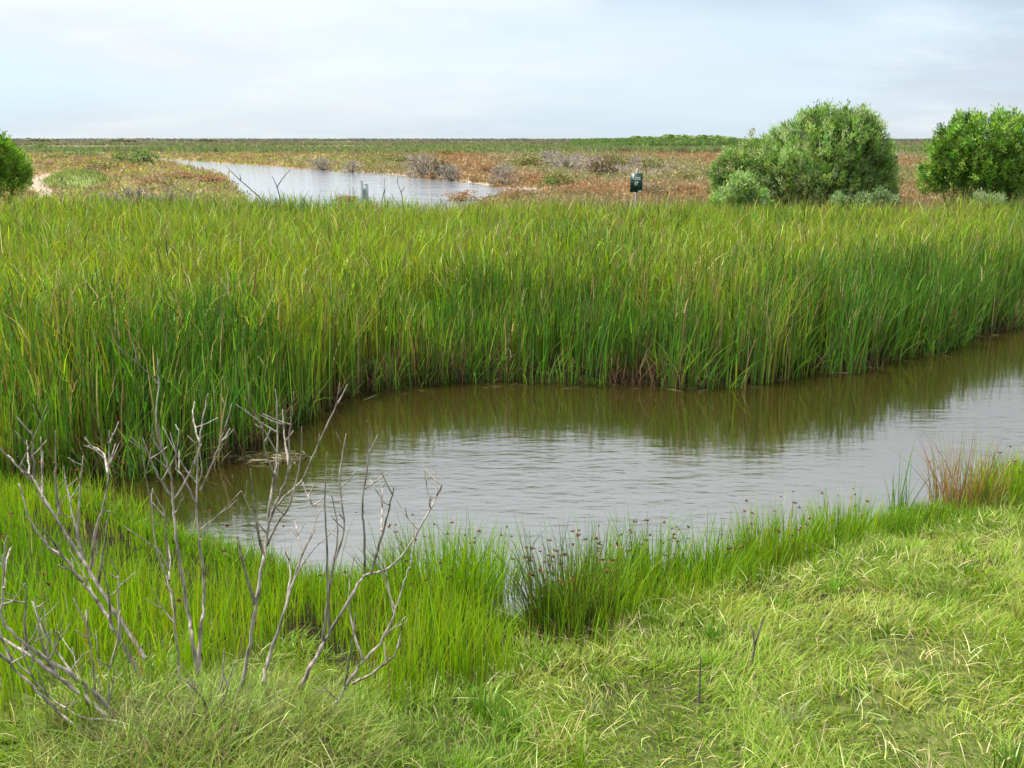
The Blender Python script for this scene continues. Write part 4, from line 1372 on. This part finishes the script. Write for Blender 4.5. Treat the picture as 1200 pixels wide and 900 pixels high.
for px, kd, label in ((790, 'brown', 'dark shrub at the foot of the far green strip, right of the sign'), (828, 'brown', 'dark shrub at the foot of the far green strip beside the large tree'), (726, 'brown', 'small dark shrub at the foot of the far green strip left of the sign')):
    D = 200
    x = (px - 600) / FPX * D / 0.97
    o = link('distant_shrub', random.choice(PROTO[kd]))
    o.location = (x, D, LAND - 0.05)
    o.scale = (2.6, 2.4, 1.5)
    tag(o, label, 'shrub', 'shrubs at the far green strip')


# ------------------------------------------------------------------ sign and posts
D = 29.0
sx, _, sz = at_d(745, 225, D)
zt = at_d(745, 203, D)[2]
root = empty('sign', (sx, D, LAND))
tag(root, 'small dark green sign with white lettering on a pale post behind the reeds', 'sign')
pw = 13.6 * D / FPX / 0.98
st = Strips()
st.tube([(0.02, 0, -0.2), (0.02, 0, 1.0), (0.02, 0, at_d(745, 199, D)[2] - LAND)], [0.045, 0.045, 0.042], 8)
link('post', st.mesh('post'), M_PALEPOST, root)
st = Strips()
z0, z1 = sz - LAND, zt - LAND
st.box(-pw / 2, pw / 2, -0.085, -0.055, z0, z1)
panel = link('panel', st.mesh('panel'), M_SIGN, root)
# lettering: blurred beyond reading in the photograph, so only its strokes are built
u = (z1 - z0)
st = Strips()


def stroke(x0, x1, y0, y1):
    st.box(x0 * pw, x1 * pw, -0.090, -0.0855, z1 - y1 * u, z1 - y0 * u)


stroke(-.33, -.23, .09, .37)
stroke(-.33, -.16, .31, .37)
for k in range(4):
    a0 = -.11 + k * .115
    stroke(a0, a0 + .04, .20, .37)
    stroke(a0 + .04, a0 + .09, .20, .25)
    stroke(a0 + .04, a0 + .09, .31, .37)
link('lettering', st.mesh('lettering'), M_WHITE, panel)
st = Strips()
stroke(-.13, -.05, .44, .66)
stroke(.01, .08, .44, .66)
stroke(.08, .15, .44, .50)
link('lettering', st.mesh('lettering'), M_WHITE, panel)
st = Strips()
stroke(.16, .46, .92, .99)
link('sticker', st.mesh('sticker'), M_WHITE, panel)

D = 28.5
for (px, py, w_m, label) in ((423, 212, 0.10, 'taller of the two close grey posts standing before the lagoon'), (427.5, 216, 0.13, 'shorter of the two close grey posts standing before the lagoon')):
    x, _, zt = at_d(px, py, D)
    st = Strips()
    w2 = w_m / 2
    st.box(-w2, w2, -w2, w2, -0.3, zt - LAND - 0.02)
    st.box(-w2 * 0.7, w2 * 0.7, -w2 * 0.7, w2 * 0.7, zt - LAND - 0.02, zt - LAND)
    o = link('marker_post', st.mesh('marker_post'), M_POST)
    o.location = (x, D + (0.15 if px > 425 else 0), LAND)
    o.rotation_euler = (0, 0, random.uniform(-.2, .2))
    tag(o, label, 'post', 'grey posts before the lagoon')


# bare stalks poking above the reeds
def bare_plant(name, label, cat, lines, D, r, mat, group=None):
    bx, by, bz = at_d(*lines[0][0], D)
    zb = LAND
    st = Strips()
    for i, ln in enumerate(lines):
        pp = [np.array(at_d(a, b, D + 0.25 * random.uniform(-1, 1) * k / len(ln))) - np.array([bx, by, zb]) for k, (a, b) in enumerate(ln)]
        if i == 0:
            pp = [np.array([pp[0][0], pp[0][1], -0.1])] + pp
        cv = smooth_poly(pp, 4)
        st.tube(cv, np.linspace(r if i == 0 else r * 0.7, r * 0.35, len(cv)), 5)
    o = link(name, st.mesh(name), mat)
    o.location = (bx, by, zb)
    tag(o, label, cat, group)


bare_plant('bare_stalk', 'dark crooked dead stalk standing against the lagoon, forked at its top', 'stalk', [[(329, 242), (326, 224), (322, 213), (319, 207)], [(324, 220), (332, 208), (340, 199)]], 27, 0.022, M_DARKWOOD, 'bare stalks above the reeds')
bare_plant('bare_stalk', 'long leaning dead stalk crossing the left end of the lagoon', 'stalk', [[(308, 240), (296, 224), (280, 210), (270, 200), (264, 194)], [(282, 211), (281, 204)]], 27.5, 0.022, M_DARKWOOD, 'bare stalks above the reeds')
bare_plant('bare_stalk', 'thin upright dead stalk right of the grey posts', 'stalk', [[(451, 244), (450, 225), (451, 208)], [(450, 228), (452, 220)]], 27, 0.016, M_DARKWOOD, 'bare stalks above the reeds')
bare_plant('bare_stalk', 'crooked thin dead stalk left of the tallest grey saltbush', 'stalk', [[(473, 246), (470, 226), (466, 214), (467, 204)], [(470, 226), (475, 218)]], 27, 0.018, M_DARKWOOD, 'bare stalks above the reeds')
bare_plant('bare_stalk', 'pale leaning dead stalk on the left lagoon shore', 'stalk', [[(226, 236), (205, 218), (190, 205), (172, 194)], [(200, 214), (202, 206)]], 28, 0.020, M_DEADWOOD, 'bare stalks above the reeds')
for (bx_, wd, hp_, label) in ((160, 30, 34, 'bare pale grey twiggy bush behind the reeds, right of the grassy mound'), (196, 26, 28, 'bare grey twiggy bush just left of the rusty shore samphire'), (128, 22, 22, 'small bare grey bush touching the grassy mound'), (232, 22, 22, 'small bare grey bush at the reeds below the shore samphire')):
    lines = []
    for k in range(20):
        a = random.uniform(-1, 1)
        h_ = hp_ * random.uniform(0.5, 1) * (1 - 0.35 * abs(a))
        x1 = bx_ + a * wd
        lines.append([(bx_ + a * 5, 244), (bx_ + a * wd * 0.5 + random.uniform(-3, 3), 244 - h_ * 0.5), (x1, 244 - h_)])
        for q_ in range(2):
            xm = bx_ + a * wd * 0.6
            lines.append([(xm, 244 - h_ * 0.6), (xm + random.uniform(-6, 6), 244 - h_ * random.uniform(0.7, 0.95))])
    bare_plant('bare_bush', label, 'bush', lines, 30.5, 0.027, M_DEADWOOD, 'bare grey bushes behind the reeds')

# matted raft of dead reed at the left end of the channel
cx, cy, _ = at_z(318, 537, 0.0)
st = Strips()
n = 150
a = RNG.uniform(0, 6.28, n)
r_ = np.sqrt(RNG.uniform(0, 1, n))
P = np.stack([0.42 * r_ * np.cos(a), 0.18 * r_ * np.sin(a), RNG.uniform(0.0, 0.035, n)], 1)
az = RNG.normal(0.1, 0.7, n)
Dv = np.stack([np.cos(az), np.sin(az), RNG.normal(0, 0.05, n)], 1)
Dv /= np.linalg.norm(Dv, axis=1, keepdims=True)
st.leaves(P - Dv * 0.1, Dv, RNG.uniform(0.1, 0.3, n), RNG.uniform(0.015, 0.03, n), pick([(0.13, 0.11, 0.05), (0.09, 0.09, 0.035), (0.2, 0.17, 0.09)], n, 0.2))
o = link('reed_raft', st.mesh('reed_raft'), M_DRY)
o.location = (cx, cy, 0.0)
tag(o, 'flat grey brown raft of dead reed floating at the left end of the channel', 'reed raft')
